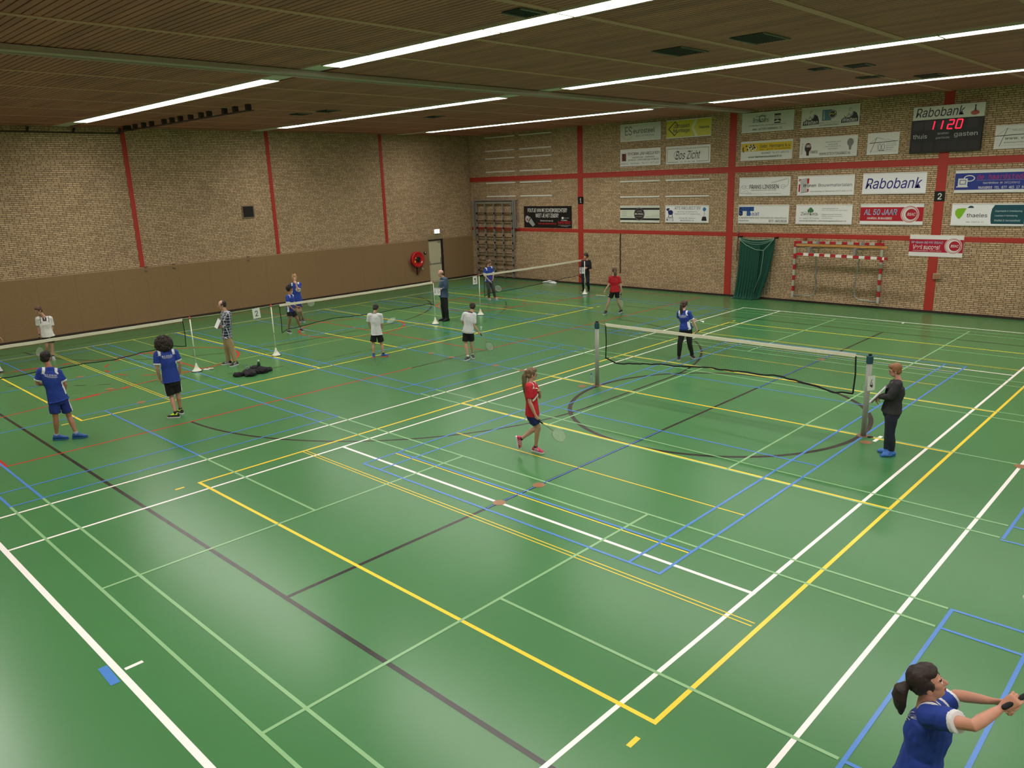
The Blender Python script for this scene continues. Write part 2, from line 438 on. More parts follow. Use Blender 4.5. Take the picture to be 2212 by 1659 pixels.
vent(-14.2, -13.6, 4.6, 5.1, 'dark ceiling vent over the left hall between the two rear light rows')
# rails under the ceiling
t = thing('ceiling_track', 'dark rail with a row of small black boxes hanging under the ceiling', 'rail', (-17.5, -2.8, ZC))
m = MB(); m.tube([(-21.95, -2.95, 6.86), (-12.9, -2.7, 6.86)], .02); m.tube([(-21.95, -2.85, 6.86), (-12.9, -2.6, 6.86)], .012)
obj('rail', m, M_dark, t)
for x in (-20.48, -19.8, -19.2, -18.28, -17.72, -17.15, -16.47, -15.8, -15.3, -14.39, -13.78, -13.08):
    m = MB(); yy = -2.9 + (x + 22) * .027; m.box(x - .07, x + .07, yy - .06, yy + .06, 6.88, ZC); obj('hanger_box', m, M_dark, t)
m = MB(); m.box(-21.2, -20.85, -3.0, -2.85, 6.88, ZC - .01); obj('motor_box', m, M_black, t)
t = thing('wall_track', 'thin dark rail on brackets along the top of the left wall', 'rail', (-22.05, -8, 6.8))
m = MB(); m.tube([(-22.0, -14, 6.83), (-22.0, -2.75, 6.83)], .018); obj('rail', m, M_dark, t)
for y in (-8.6, -7.1, -5.7, -4.3, -2.8):
    m = MB(); m.obox((-22.06, y, 6.9), (.07, 0, 0), (0, .02, 0), (.0, .03, .09)); obj('bracket', m, M_black, t)

# ---------------------------------------------------------------- lettering
FONTS = {}
def font(kind):
    if kind not in FONTS:
        f = None
        try:
            import os
            d = bpy.utils.system_resource('DATAFILES', path='fonts')
            fn = {'sans': 'Inter.woff2', 'mono': 'DejaVuSansMono.woff2'}.get(kind)
            if fn: f = bpy.data.fonts.load(os.path.join(d, fn))
        except Exception: f = None
        FONTS[kind] = f
    return FONTS[kind]
TC = {}
def glyphs(s, kind='sans', bold=0., shear=0.):
    key = (s, kind, bold, shear)
    if key not in TC:
        cu = bpy.data.curves.new('t', 'FONT'); cu.body = s; cu.size = 1; cu.offset = bold * .3; cu.shear = shear; cu.resolution_u = 3
        f = font(kind)
        if f: cu.font = f
        ob = bpy.data.objects.new('t', cu); COL.objects.link(ob)
        dg = bpy.context.evaluated_depsgraph_get()
        me = bpy.data.meshes.new_from_object(ob.evaluated_get(dg))
        v = np.array([x.co[:2] for x in me.vertices]); fs = [tuple(p.vertices) for p in me.polygons]
        bpy.data.objects.remove(ob); bpy.data.curves.remove(cu); bpy.data.meshes.remove(me)
        mn, mx = v.min(0), v.max(0); TC[key] = ((v - mn) / (mx - mn), fs, (mx - mn))
    return TC[key]
CM = {}
def cmat(rgb, rough=.35):
    k = 'sign_%02x%02x%02x' % rgb
    return mat(k, rgb, rough=rough)
class Sign:
    """flat graphics on a board: u right, v up, n out"""
    def __init__(s, o, U, V, N): s.o, s.U, s.V, s.N = map(Vector, (o, U, V, N)); s.mb = MB(); s.mats = []; s.k = 0
    def mi(s, rgb):
        m = cmat(rgb)
        if m not in s.mats: s.mats.append(m)
        return s.mats.index(m)
    def put(s, uv, fs, rgb):
        s.k += 1; h = .0006 * s.k
        s.mb.add([s.o + s.U * a + s.V * b + s.N * h for a, b in uv], fs, s.mi(rgb))
    def t(s, txt, u0, v0, u1, v1, rgb=(30, 30, 32), bold=.01, shear=0., kind='sans', rot=False):
        g, fs, _ = glyphs(txt, kind, bold, shear)
        if rot: uv = [(u0 + (u1 - u0) * (1 - b), v0 + (v1 - v0) * a) for a, b in g]
        else: uv = [(u0 + (u1 - u0) * a, v0 + (v1 - v0) * b) for a, b in g]
        s.put(uv, fs, rgb); return s
    def r(s, u0, v0, u1, v1, rgb): s.put([(u0, v0), (u1, v0), (u1, v1), (u0, v1)], [(0, 1, 2, 3)], rgb); return s
    def p(s, pts, rgb): s.put(pts, [tuple(range(len(pts)))], rgb); return s
    def e(s, cu, cv, ru, rv, rgb): s.put([(cu + ru * math.cos(t * math.pi / 16), cv + rv * math.sin(t * math.pi / 16)) for t in range(32)], [tuple(range(32))], rgb); return s
    def o_(s, cu, cv, r, w, rgb, a0=0, a1=360, rv=None):
        n = 28; rv = rv or r; pts = []; fs = []
        for i in range(n + 1):
            t = math.radians(a0 + (a1 - a0) * i / n)
            pts += [(cu + (r - w) * math.cos(t), cv + (rv - w) * math.sin(t)), (cu + r * math.cos(t), cv + rv * math.sin(t))]
        fs = [(2 * i, 2 * i + 1, 2 * i + 3, 2 * i + 2) for i in range(n)]
        s.put(pts, fs, rgb); return s
    def l(s, pts, w, rgb):
        uv = []; fs = []
        for a, b in zip(pts[:-1], pts[1:]):
            d = Vector((b[0] - a[0], b[1] - a[1])).normalized() * w / 2; n = (-d.y, d.x); o = len(uv)
            uv += [(a[0] - d.x + n[0], a[1] - d.y + n[1]), (a[0] - d.x - n[0], a[1] - d.y - n[1]), (b[0] + d.x - n[0], b[1] + d.y - n[1]), (b[0] + d.x + n[0], b[1] + d.y + n[1])]
            fs.append((o, o + 1, o + 2, o + 3))
        s.put(uv, fs, rgb); return s
K0 = (32, 32, 34); GR = (110, 112, 114); WH = (226, 226, 222)
def board(x0, z0, x1, z1, bg, label, draw, name='sponsor_board', rails=True, group='sponsor boards on the back wall', depth=.025, cat='sign'):
    yb = YB - .012
    o = thing(name, label, cat, ((x0 + x1) / 2, yb, z0), group)
    m = MB(); m.box(x0, x1, yb - depth, yb + .01, z0, z1); obj('panel', m, cmat(bg), o)
    S = Sign((x0, yb - depth - .0006, z0), (1, 0, 0), (0, 0, 1), (0, -1, 0))
    draw(S)
    if S.mb.f: obj('print', S.mb, S.mats, o)
    if rails:
        for z in (z0 - .005, z1 - .03):
            m = MB(); m.box(x0 - .005, x1 + .005, yb - depth - .012, yb - depth - .009, z, z + .035); m.box(x0 - .005, x1 + .005, yb - depth - .009, yb - .001, z + (.03 if z > z0 else -.0), z + (.035 if z > z0 else .005)); obj('rail', m, cmat((214, 214, 208)), o)
    return o
YL = (196, 190, 36); BW = (222, 222, 216)
def d1(S):
    S.t('eurosteel', .66, .30, 1.72, .50, K0, .012); S.t('Work Tool Attachments', .80, .17, 1.72, .26, GR, 0)
    S.t('ES', .24, .24, .60, .60, (120, 122, 118), .03); S.o_(.38, .36, .30, .03, (196, 184, 110), 200, 330); S.r(.30, .40, .34, .41, K0)
def d2(S):
    S.r(0, .03, 2.02, .66, YL); S.p([(1.30, .66), (1.42, .66), (1.26, .35), (1.45, .03), (1.33, .03), (1.14, .35)], (204, 206, 150))
    S.l([(.40, .62), (.10, .36), (.38, .10)], .035, K0); S.l([(.40, .62), (.52, .50)], .03, K0); S.l([(.38, .10), (.50, .22)], .03, K0)
    S.t('Janssen', .33, .38, 1.06, .54, K0, .03); S.t('Montage', .33, .17, 1.08, .35, K0, .03); S.t('Hekwerk', 1.50, .30, 1.94, .40, K0, .03)
def d3(S):
    S.r(.05, .20, .34, .56, (206, 206, 200)); S.r(.09, .22, .30, .52, (120, 28, 30)); S.t('E', .13, .30, .27, .50, K0, .06); S.r(.12, .22, .30, .27, K0)
    S.t('ENORM JAN REIJNEN', .40, .44, 1.98, .56, K0, .022); S.t('GEREEDSCHAP - YZERWAREN', .62, .32, 1.72, .38, K0, .01); S.t('RIJWIELEN - HUISHOUDELIJKE ARTIKELEN', .42, .22, 1.94, .28, K0, .01)
    S.t('Markt 37 - Panningen - Tel. 077-3071452', .04, .06, 1.94, .15, GR, 0)
def d4(S):
    for pts in ([(.52, .60), (.06, .60), (.06, .08), (.58, .08)], [(1.50, .60), (1.94, .60), (1.94, .08), (1.42, .08)]): S.l(pts, .014, K0)
    S.t('RESTAURANT', .52, .56, 1.50, .62, GR, 0, 0, 'mono'); S.t('Bos Zicht', .44, .18, 1.58, .50, K0, .004, .35); S.o_(.54, .34, .17, .012, K0, 60, 300); S.t('Tel. 077 465 1204', .66, .05, 1.34, .11, GR, 0, 0, 'mono')
def d5(S):
    S.o_(.80, .47, .13, .03, (120, 124, 122)); S.t('Broekmans', .44, .34, 1.06, .50, K0, .015, .15); S.t('autobedrijf', .56, .52, .98, .58, K0, .02, .2)
    S.r(1.28, .55, 1.52, .60, K0); S.t('BOSCH', 1.28, .49, 1.52, .54, K0, .01); S.t('Service', 1.29, .43, 1.51, .48, K0, .01); S.p([(1.28, .41), (1.52, .41), (1.52, .33), (1.40, .39), (1.28, .33)], K0); S.r(1.28, .27, 1.52, .31, K0)
    S.t('Al meer dan 50 jaar toonaangevend in service', .28, .20, 1.74, .26, K0, 0, .2); S.t('www.autobroekmans.nl', .44, .07, 1.60, .16, K0, .008, 0, 'mono')
def wl(S, u):
    S.p([(u, .10), (u + .03, .24), (u + .12, .28), (u + .28, .27), (u + .38, .34), (u + .42, .46), (u + .52, .40), (u + .58, .26), (u + .58, .12)], (34, 34, 44))
    S.l([(u + .10, .34), (u + .14, .28), (u + .22, .32), (u + .26, .40), (u + .30, .32), (u + .36, .36), (u + .40, .46)], .014, K0); S.o_(u + .30, .53, .045, .012, K0, 0, 280)
    S.t('Welten', u + .06, .13, u + .54, .26, WH, .01, .3)
def d6(S):
    wl(S, .05); wl(S, 1.40); S.r(.74, .22, 1.06, .58, (70, 118, 132)); S.t('SELECT', .78, .26, .83, .54, WH, .01, rot=True)
    S.e(1.10, .42, .14, .14, (36, 40, 66)); S.o_(1.10, .42, .12, .012, WH); S.l([(1.02, .42), (1.08, .46), (1.12, .40), (1.18, .46)], .03, (190, 188, 60))
    S.t('HELDEN - TEL. 077-3071226', .64, .12, 1.36, .18, GR, 0); S.t('www.weltenhaarmode.nl', .66, .05, 1.34, .10, K0, 0)
def d7(S):
    S.r(.02, .33, 2.0, .62, (212, 180, 30)); S.t('Gebr. Hermans b.v.', .76, .44, 1.96, .56, (40, 16, 16), .025); S.t('loon-, grond- en spuitbedrijf', .76, .35, 1.94, .42, (90, 22, 20), .015)
    random.seed(3)
    for k in range(26): S.e(.22 + random.random() * .42, .36 + random.random() * .20, .03, .03, K0 if k % 2 else WH)
    S.l([(.12, .32), (.09, .44), (.12, .48)], .03, K0); S.t('MAASBREE   Tel. 077-4651772', .84, .22, 1.90, .29, GR, 0); S.t('www.hermansloonbedrijf.nl', .32, .07, 1.64, .17, K0, .01)
def tree(S, u, v, s, col):
    S.e(u, v, .11 * s, .14 * s, col); S.p([(u - .05 * s, v - .1 * s), (u + .05 * s, v - .1 * s), (u + .04 * s, v - .26 * s), (u - .03 * s, v - .26 * s)], col)
def d8(S):
    S.t('Stichting', .05, .12, .13, .50, GR, 0, rot=True); tree(S, .30, .36, 1.1, (92, 30, 36)); tree(S, .28, .33, .9, (40, 26, 28))
    for k in range(5): S.o_(.25 + .03 * k, .40 + .02 * (k % 2), .04, .008, WH)
    S.t('BREE', .40, .15, .66, .24, K0, .01)
    for k, s_ in enumerate(['Samenwerkingsverband', 'van een aantal', '(sport)verenigingen uit', 'de kern Maasbree']): S.t(s_, .92 + (.1 if k % 2 else 0), .48 - k * .075, 1.46 - (.1 if k % 2 else 0), .53 - k * .075, GR, .004)
    S.t('WWW.STICHTINGBREE.NL', .72, .07, 1.82, .16, K0, .008); tree(S, 1.78, .46, .95, (128, 124, 120))
def d9(S):
    S.l([(.08, .38), (.96, .42)], .02, K0); S.l([(.12, .08), (.30, .56)], .014, K0); S.l([(.08, .38), (.30, .56), (.90, .42)], .006, GR); S.l([(.14, .39), (.30, .56), (.66, .41)], .005, GR)
    for u in (.41, .52): S.o_(u, .24, .05, .012, K0, rv=.11)
    S.r(.38, .12, .58, .135, K0); S.l([(.34, .36), (.34, .10)], .006, GR); S.l([(.62, .36), (.62, .10)], .006, GR); S.l([(.12, .10), (.96, .10)], .005, GR)
    for k, s_ in enumerate(['Vereniging', 'Zaalsporten', 'Maasbree', 'Baarlo']): S.t(s_, .64, .33 - k * .065, .64 + .028 * len(s_), .37 - k * .065, GR, 0)
def d10(S):
    S.l([(0, .38), (1.2, .42)], .02, K0); S.l([(.14, .08), (.32, .60)], .014, K0); S.l([(.04, .39), (.32, .60), (.5, .52), (1.4, .44)], .006, GR)
    S.t('info recreatie', .46, .53, .9, .57, GR, 0); S.t('www. vzmb.nl', .28, .26, 1.2, .35, K0, .02, .15); S.t('zaalsporten & horeca', .26, .15, 1.3, .21, GR, .01, .2); S.l([(.14, .10), (1.9, .10)], .005, GR)
def d11(S):
    S.l([(.50, .12), (.06, .10), (.05, .34), (.14, .40)], .01, GR); S.l([(.40, .14), (.30, .22), (.10, .14)], .007, GR); S.l([(1.28, .48), (1.86, .62), (1.96, .60), (1.94, .40), (1.86, .33)], .01, GR); S.l([(1.40, .48), (1.88, .60)], .007, GR)
    for u in (.10, 1.66): S.o_(u + .09, .34, .09, .01, GR, rv=.07); S.l([(u + .04, .34), (u + .16, .34)], .01, GR)
    S.l([(.28, .38), (.38, .38)], .008, GR); S.l([(.28, .30), (.38, .30)], .008, GR)
    S.t('FRANS LINSSEN', .42, .27, 1.58, .42, K0, .03); S.t('VERKOOP EN REPARATIE AUDIO, VIDEO WITGOED', .48, .20, 1.50, .235, K0, .01); S.t('MAASBREE (077) 465 31 32  LINSSENMAASBREE.NL', .28, .07, 1.68, .10, GR, 0)
def d12(S):
    for a in ((.04, .13, .10, .40), (.04, .50, .12, .58), (.36, .13, .42, .24), (.34, .42, .42, .60)): S.r(*a, (178, 30, 44))
    S.p([(.06, .54), (.34, .58), (.32, .34), (.38, .12), (.14, .10), (.12, .34)], (186, 186, 184)); S.l([(.12, .10), (.38, .13)], .014, K0); S.l([(.10, .56), (.32, .59)], .012, K0)
    S.t('Wijnen', .20, .27, .68, .41, K0, .03); S.t('Bouwmaterialen', .77, .30, 1.94, .41, (90, 90, 94), .004); S.t('Venloseweg 21 Maasbree (077) 465 12 59', .47, .11, 1.96, .17, GR, 0)
def d13(S): S.t('Rabobank', .10, .17, 1.90, .52, (48, 36, 126), .02, .22)
def d14(S):
    S.r(.02, .30, .18, .62, (36, 84, 160)); S.r(.18, .46, .64, .62, (36, 84, 160)); S.t('S', .02, .28, .18, .58, K0, .04); S.t('TUC', .20, .47, .62, .60, (20, 40, 90), .02); S.r(.35, .28, .50, .46, (52, 96, 158)); S.t('maat', .36, .29, .86, .42, (36, 70, 150), .002)
    S.t('stukadoorwerk voor renovatie en nieuwbouw', .02, .18, 1.96, .25, GR, 0); S.t('Maasbree', .02, .07, .44, .14, GR, 0); S.t('077-4653026', 1.26, .05, 1.96, .14, K0, .015, 0, 'mono')
def d15(S):
    S.e(.54, .50, .07, .09, (62, 116, 70)); S.e(.48, .47, .05, .06, (62, 116, 70)); S.e(.60, .47, .05, .06, (62, 116, 70)); S.r(.53, .36, .56, .46, (62, 116, 70))
    S.t('Zwinkels', .18, .31, .80, .42, (44, 62, 48), .01, .1); S.l([(.14, .40), (.34, .44), (.5, .40)], .006, GR); S.l([(.4, .27), (.62, .24), (.84, .34)], .008, (170, 180, 170)); S.t('077- 4653021 / 06-22919754', .14, .18, .86, .225, K0, 0)
    for k, s_ in enumerate(['Graafwerkzaamheden met', 'Mini-midi-graver, mini-midi-loader', '', 'Snoeien en vellen van bomen', 'Aanleg, renovatie van tuinen', 'en bestratingen']):
        if s_: S.t(s_, .96, .53 - k * .068, .96 + .026 * len(s_), .57 - k * .068, GR, .003)
    S.t('www.zwinkels-uitvoeringenverhuur.nl', .13, .08, 1.84, .145, K0, .01)
def bsac(S, u, v, r, w=WH):
    S.e(u, v, r, r, w); S.o_(u, v, r * .94, r * .07, (172, 24, 44)); S.o_(u + .06 * r, v, r * .80, r * .04, (172, 24, 44)); S.e(u + .14 * r, v, r * .62, r * .62, (172, 24, 44)); S.t('BSAC', u - .28 * r, v - .17 * r, u + .62 * r, v + .17 * r, w, .03, .2)
def d16(S): S.r(0, .12, 2.02, .58, (176, 24, 44)); S.t('AL 50 JAAR', .12, .32, 1.20, .52, (126, 184, 214), .04, .15); S.t('HANDBAL IN MAASBREE', .24, .17, 1.06, .25, WH, .035, .15); bsac(S, 1.61, .35, .285)
def d17(S): S.r(0, .09, 2.02, .60, (34, 54, 138)); S.o_(.40, .44, .16, .03, (216, 216, 210), 0, 360, .10); S.r(.09, .20, .36, .44, (216, 216, 210)); S.r(.13, .25, .32, .40, (120, 128, 160)); S.r(.16, .28, .29, .37, (216, 216, 210)); S.r(.05, .17, .38, .20, (216, 216, 210)); S.t('de haardstede', .62, .40, 1.94, .56, (176, 44, 108), .008, .1, 'mono'); S.l([(.62, .375), (1.95, .375)], .007, (160, 160, 200)); S.t('haardenbouw en inlijsterij', .80, .25, 1.78, .33, WH, .006, .1, 'mono'); S.t('MAASBREE TEL 077 465 17 94', .68, .11, 1.94, .19, WH, .014, 0, 'mono')
def d18(S):
    S.p([(1.14, .06), (1.12, .16), (1.11, .35), (1.13, .52), (1.20, .64), (2.02, .64), (2.02, .06)], (22, 76, 88))
    S.p([(.10, .46), (.16, .53), (.30, .54), (.42, .54), (.36, .40), (.30, .28), (.24, .20), (.18, .24), (.11, .34)], (128, 186, 40)); S.p([(.44, .55), (.50, .61), (.56, .62), (.62, .58), (.62, .55)], (24, 70, 80))
    S.t('thaeles', .44, .26, 1.02, .38, (60, 66, 72), .02); S.t('www.thaeles.nl', .44, .09, .94, .145, GR, 0, 0, 'mono')
    for k, s_ in enumerate(['Organisatie & Ontwikkeling', 'Loopbaan & Verandering', 'Vitaliteit & Vermoeidheid']): S.t(s_, 1.22, .42 - k * .14, 1.22 + .028 * len(s_), .48 - k * .14, (200, 222, 222), .004, .2)
def d19(S):
    S.r(.0, .52, 2.02, .60, K0); S.r(0, .09, 2.02, .17, K0); S.e(1.0, .345, .27, .27, (44, 32, 38)); S.o_(1.0, .345, .25, .012, (150, 140, 140)); S.t('CAFE', .88, .43, 1.12, .49, (190, 186, 180), 0); S.t('DE POOL', .79, .31, 1.21, .385, WH, .025); S.t('MAASBREE', .84, .21, 1.16, .26, (160, 150, 148), 0)
    for k in range(3): S.t(['- BORRELEN', '- FEESTEN', '- DINEREN'][k], .06, .42 - .075 * k, .34, .45 - .075 * k, (120, 120, 114), 0)
    S.r(.06, .23, .62, .236, (140, 140, 134)); S.r(1.34, .23, 1.98, .236, (140, 140, 134)); S.t('T 077 465 2303', 1.62, .27, 1.98, .30, (120, 120, 114), 0)
def d20(S):
    S.e(.25, .40, .12, .10, (34, 44, 104)); S.e(.10, .52, .05, .05, (34, 44, 104)); S.e(.16, .54, .04, .04, (26, 30, 40)); S.l([(.18, .33), (.16, .22)], .03, (34, 44, 104)); S.l([(.33, .34), (.34, .22)], .03, (34, 44, 104)); S.l([(.12, .50), (.18, .42)], .05, (34, 44, 104)); S.r(.12, .205, .38, .22, K0)
    S.t('RTS', .06, .06, .40, .19, K0, 0, 0, 'sans'); S.t('RTS PROJECT BV', .46, .52, 1.66, .64, GR, 0)
    for k, s_ in enumerate(['Werkvloer automatisering', 'Gespecialiseerd in weegtechniek', '', 'Veltweg 16, Maasbree', 'WWW.RTSPROJECT.NL']):
        if s_: w_ = .019 * len(s_); S.t(s_, 1.04 - w_, .40 - k * .085, 1.04 + w_, .455 - k * .085, GR, 0, 0, 'mono')
    S.e(1.82, .53, .06, .08, (48, 118, 170)); S.r(1.75, .50, 1.90, .57, (48, 118, 170)); S.r(1.815, .24, 1.825, .45, K0); S.p([(1.70, .08), (1.94, .08), (1.90, .24), (1.74, .24)], K0)
def d21(S):
    S.t('FOUTJE VAN DE SCHEIDSRECHTER?', .26, .72, 2.72, .90, WH, .035); S.t('WEET JE HET ZEKER?', .76, .48, 2.20, .66, WH, .035)
    S.t('Check het even op', 1.06, .28, 1.86, .36, WH, .02); S.t('www.handbalmasterz.nl', .92, .16, 2.06, .24, (196, 40, 46), .02)
    S.e(.22, .40, .13, .16, (176, 176, 174)); S.p([(.28, .54), (.44, .48), (.72, .14), (.56, .04), (.32, .24)], (160, 160, 160)); S.e(.22, .38, .05, .06, (176, 60, 60)); S.l([(.30, .30), (.46, .46)], .05, K0)
    S.t('HANDBAL', 2.36, .33, 2.74, .38, WH, .02); S.t('MASTERZ', 2.18, .19, 2.94, .31, (196, 34, 40), .05); S.r(2.18, .125, 2.94, .132, WH); S.t('www.handbal.nl', 2.36, .07, 2.80, .10, WH, 0); S.e(2.46, .46, .07, .05, WH); S.t('samen spelen', 2.56, .44, 2.84, .48, WH, 0)
def d22(S): S.r(0, .14, 1.62, .56, (172, 20, 52)); S.t('Welkom bij HV BSAC', .06, .40, 1.02, .50, (150, 192, 212), .03, .15); S.t('Veel succes!', .12, .23, .94, .38, WH, .03, .15); S.t('WWW.BSACMAASBREE.NL - WWW.HV-BSAC.NL', .12, .17, 1.0, .20, WH, 0); bsac(S, 1.33, .36, .255)
W1 = (198, 204, 192)
for x0, z0, bg, lab, d in (
    (-12.63, 6.21, W1, 'white sign lettered eurosteel, top left of the four under the ceiling', d1), (-10.34, 6.21, BW, 'yellow sign with black diamond outline reading Janssen Montage', d2),
    (-12.63, 5.2, BW, 'white sign reading ENORM JAN REIJNEN with a dark red square', d3), (-10.34, 5.2, BW, 'white restaurant sign in swirly script inside a thin black frame', d4),
    (-7.03, 6.21, W1, 'pale grey sign of a car garage, right of the middle red column under ceiling', d5), (-4.73, 6.21, W1, 'pale sign with two dark curved logos and a blue square', d6),
    (-7.03, 5.2, BW, 'white sign with yellow band and cows reading Gebr. Hermans b.v.', d7), (-4.73, 5.2, BW, 'white sign with two tree shaped heads reading WWW.STICHTINGBREE.NL', d8),
    (1.40, 5.2, BW, 'white sign with thin drawing of roof and mast at right edge', d10),
    (-7.03, 3.89, (232, 232, 230), 'white sign reading FRANS LINSSEN with outlined plugs', d11), (-4.73, 3.89, (232, 232, 230), 'white sign reading Wijnen Bouwmaterialen with red and grey logo', d12),
    (-2.43, 3.91, (236, 236, 240), 'white sign with large slanted dark blue word, beside number 2 column', d13), (-7.03, 2.88, (232, 232, 230), 'white sign of a plasterer with blue square logo', d14),
    (-4.73, 2.88, (232, 232, 230), 'white sign with small green tree and many lines of print', d15), (-2.43, 2.89, (232, 232, 232), 'red sign with white bands reading AL 50 JAAR', d16),
    (.43, 3.91, (224, 224, 220), 'dark blue sign with pink word and white fireplace drawing', d17), (.43, 2.89, (234, 234, 236), 'white and teal sign with a lime green leaf shape', d18),
    (-12.63, 2.87, (206, 212, 196), 'cream cafe sign with black bands and a dark round medallion', d19), (-10.33, 2.88, (232, 232, 232), 'white sign with blue ram drawing reading RTS PROJECT BV', d20)):
    board(x0, z0, x0 + 2.02, z0 + .69, bg, lab, d)
board(-2.38, 5.2, -1.37, 5.9, BW, 'small square white sign with thin line drawing of an entrance', d9, rails=False)
board(-18.37, 2.56, -15.38, 3.57, (22, 22, 24), 'long black banner with white words and a whistle, beside the climbing frame', d21, name='banner', rails=False, depth=.008, cat='banner')
board(-.75, 1.87, .87, 2.57, (226, 224, 222), 'red and white banner reading Veel succes hung across the number 2 column', d22, name='banner', rails=False, depth=.012, cat='banner')
for x, n in ((-14.84, '1'), (.02, '2')):
    board(x - .155, 3.65, x + .155, 3.97, (16, 16, 16), 'black plate with white number %s on the red column' % n, lambda S, n=n: S.t(n, .10 if n == '2' else .12, .06, .22 if n == '2' else .20, .26, WH, .03), name='number_plate', rails=False, group='black number plates on the columns', depth=.012)
# empty sign rails
rl = []
for x0, x1 in ((-20.88, -18.88), (-18.55, -16.54)):
    for z in (6.87, 6.23, 5.87, 5.23, 4.70, 4.05): rl.append((x0, x1, z))
for x0, x1 in ((-12.63, -10.63), (-10.34, -8.33)):
    for z in (4.58, 3.93): rl.append((x0, x1, z))
for x0, x1, z in rl:
    side = ('left pair column' if x0 < -20 else 'right pair column') + ' left of number 1 column' if x0 < -15 else ('left one' if x0 < -12 else 'right one') + ' between the two upper signs and the cafe row'
    zi = {6.87: 'topmost', 6.23: 'second from top', 5.87: 'third from top', 5.23: 'fourth from top', 4.70: 'fifth from top', 4.05: 'lowest', 4.58: 'upper', 3.93: 'lower'}[z]
    m = MB(); m.box(x0, x1, YB - .03, YB, z - .02, z + .02); m.box(x0, x1, YB - .038, YB - .03, z - .032, z + .032)
    o = obj('sign_rail', m, cmat((214, 212, 204)), origin=((x0 + x1) / 2, YB, z)); tag(o, 'empty white sign rail, %s, %s' % (zi, side), 'rail', 'empty white sign rails')
# scoreboard
sb = thing('scoreboard', 'black electronic scoreboard showing red 1120, with white bank sign on top', 'scoreboard', (.02, YB - .1, 5.19))
m = MB(); m.box(-1.0, 1.05, YB - .12, YB - .015, 5.19, 6.19, 0); obj('cabinet', m, M_black, sb)
S = Sign((-1.0, YB - .1206, 5.19), (1, 0, 0), (0, 0, 1), (0, -1, 0))
DK = (30, 30, 33)
for u in (.06, .40, .78, 1.02, 1.26, 1.62): S.r(u, .70, u + .30 if u > 1.5 or u < .5 else u + .22, .96, DK)
for u in (.06, .42, .82, 1.12, 1.40, 1.72): S.r(u, .04, u + .26, .32, DK)
S.t('thuis', .08, .44, .50, .58, (176, 178, 180), .02); S.t('gasten', 1.28, .42, 1.94, .58, (176, 178, 180), .02); S.t('anatec', .80, .54, 1.13, .61, (160, 162, 164), .02); S.t('periode', .77, .39, 1.16, .48, (160, 162, 164), .02)
obj('print', S.mb, S.mats, sb)
M_led = mat('red_led', (200, 20, 30), rough=.5, emit=(1.0, .012, .05), estr=1.6)
m = MB()
def digit(ch, u):
    on = {'1': 'bc', '2': 'abged', '0': 'abcdef'}[ch]; w_, h_ = .15, .26; v = .70; sk = .16
    pos = {'a': ((0, h_), (w_, h_)), 'b': ((w_, h_), (w_, h_ / 2)), 'c': ((w_, h_ / 2), (w_, 0)), 'd': ((0, 0), (w_, 0)), 'e': ((0, h_ / 2), (0, 0)), 'f': ((0, h_), (0, h_ / 2)), 'g': ((0, h_ / 2), (w_, h_ / 2))}
    for s_ in on:
        (a, b), (c_, d_) = pos[s_]
        A = Vector((-1 + u + a + sk * b, YB - .126, 5.19 + v + b)); B = Vector((-1 + u + c_ + sk * d_, YB - .126, 5.19 + v + d_))
        D = (B - A); e = D.normalized() * .012; N = Vector((0, 1, 0)).cross(D.normalized()) * .016
        m.obox((A + B) / 2, D / 2 - e * .2, N, Vector((0, .003, 0)))
for ch, u in zip('1120', (.50, .74, 1.06, 1.30)): digit(ch, u)
obj('lit_digits', m, M_led, sb)
m = MB(); m.box(-.97, 1.07, YB - .14, YB - .015, 6.2, 6.61); obj('top_sign', m, cmat((204, 208, 196)), sb)
S = Sign((-.97, YB - .1406, 6.2), (1, 0, 0), (0, 0, 1), (0, -1, 0)); S.t('Rabobank', .08, .08, 1.50, .36, (34, 30, 50), .02, .2); S.e(1.78, .12, .12, .07, (176, 70, 56)); S.l([(1.76, .17), (1.78, .30), (1.80, .17)], .025, (40, 30, 50)); S.e(1.78, .33, .025, .025, (40, 30, 50))
obj('top_sign_print', S.mb, S.mats, sb)

# ---------------------------------------------------------------- things on the walls
t = thing('wall_vent', 'dark square ventilation grille in the left brick wall', 'vent', (XL, 1.76, 3.66))
m = MB(); m.box(XL - .01, XL + .03, 1.5, 2.03, 3.65, 4.15); obj('frame', m, mat('vent_frame', (120, 104, 84), rough=.6), t)
m = MB(); m.box(XL + .03, XL + .032, 1.54, 1.99, 3.69, 4.11, 0)
for k in range(9): m.box(XL + .032, XL + .045, 1.55 + k * .05, 1.56 + k * .05, 3.7, 4.1, 1)
obj('grille', m, [M_black, M_dark], t)
t = thing('exit_sign', 'lit white and green emergency exit sign above the cream door', 'sign', (XL, 11.72, 2.34))
m = MB(); m.box(XL, XL + .07, 11.55, 11.91, 2.35, 2.57); obj('case', m, M_white, t)
m = MB(); m.box(XL + .07, XL + .075, 11.57, 11.89, 2.365, 2.555); obj('lit_panel', m, mat('exit_white', (230, 240, 240), rough=.5, emit=(.75, .9, 1), estr=1.5), t)
S = Sign((XL + .0755, 11.57, 2.365), (0, 1, 0), (0, 0, 1), (1, 0, 0)); G_ = (20, 150, 120)
S.e(.17, .155, .014, .014, G_); S.l([(.16, .13), (.15, .09)], .02, G_); S.l([(.15, .09), (.18, .06), (.16, .03)], .012, G_); S.l([(.15, .09), (.12, .06), (.10, .06)], .012, G_); S.l([(.12, .12), (.16, .125), (.2, .11)], .01, G_); S.r(.10, .012, .2, .024, G_); S.o_(.24, .095, .03, .006, G_, 0, 360, .07)
obj('pictogram', S.mb, S.mats, t)
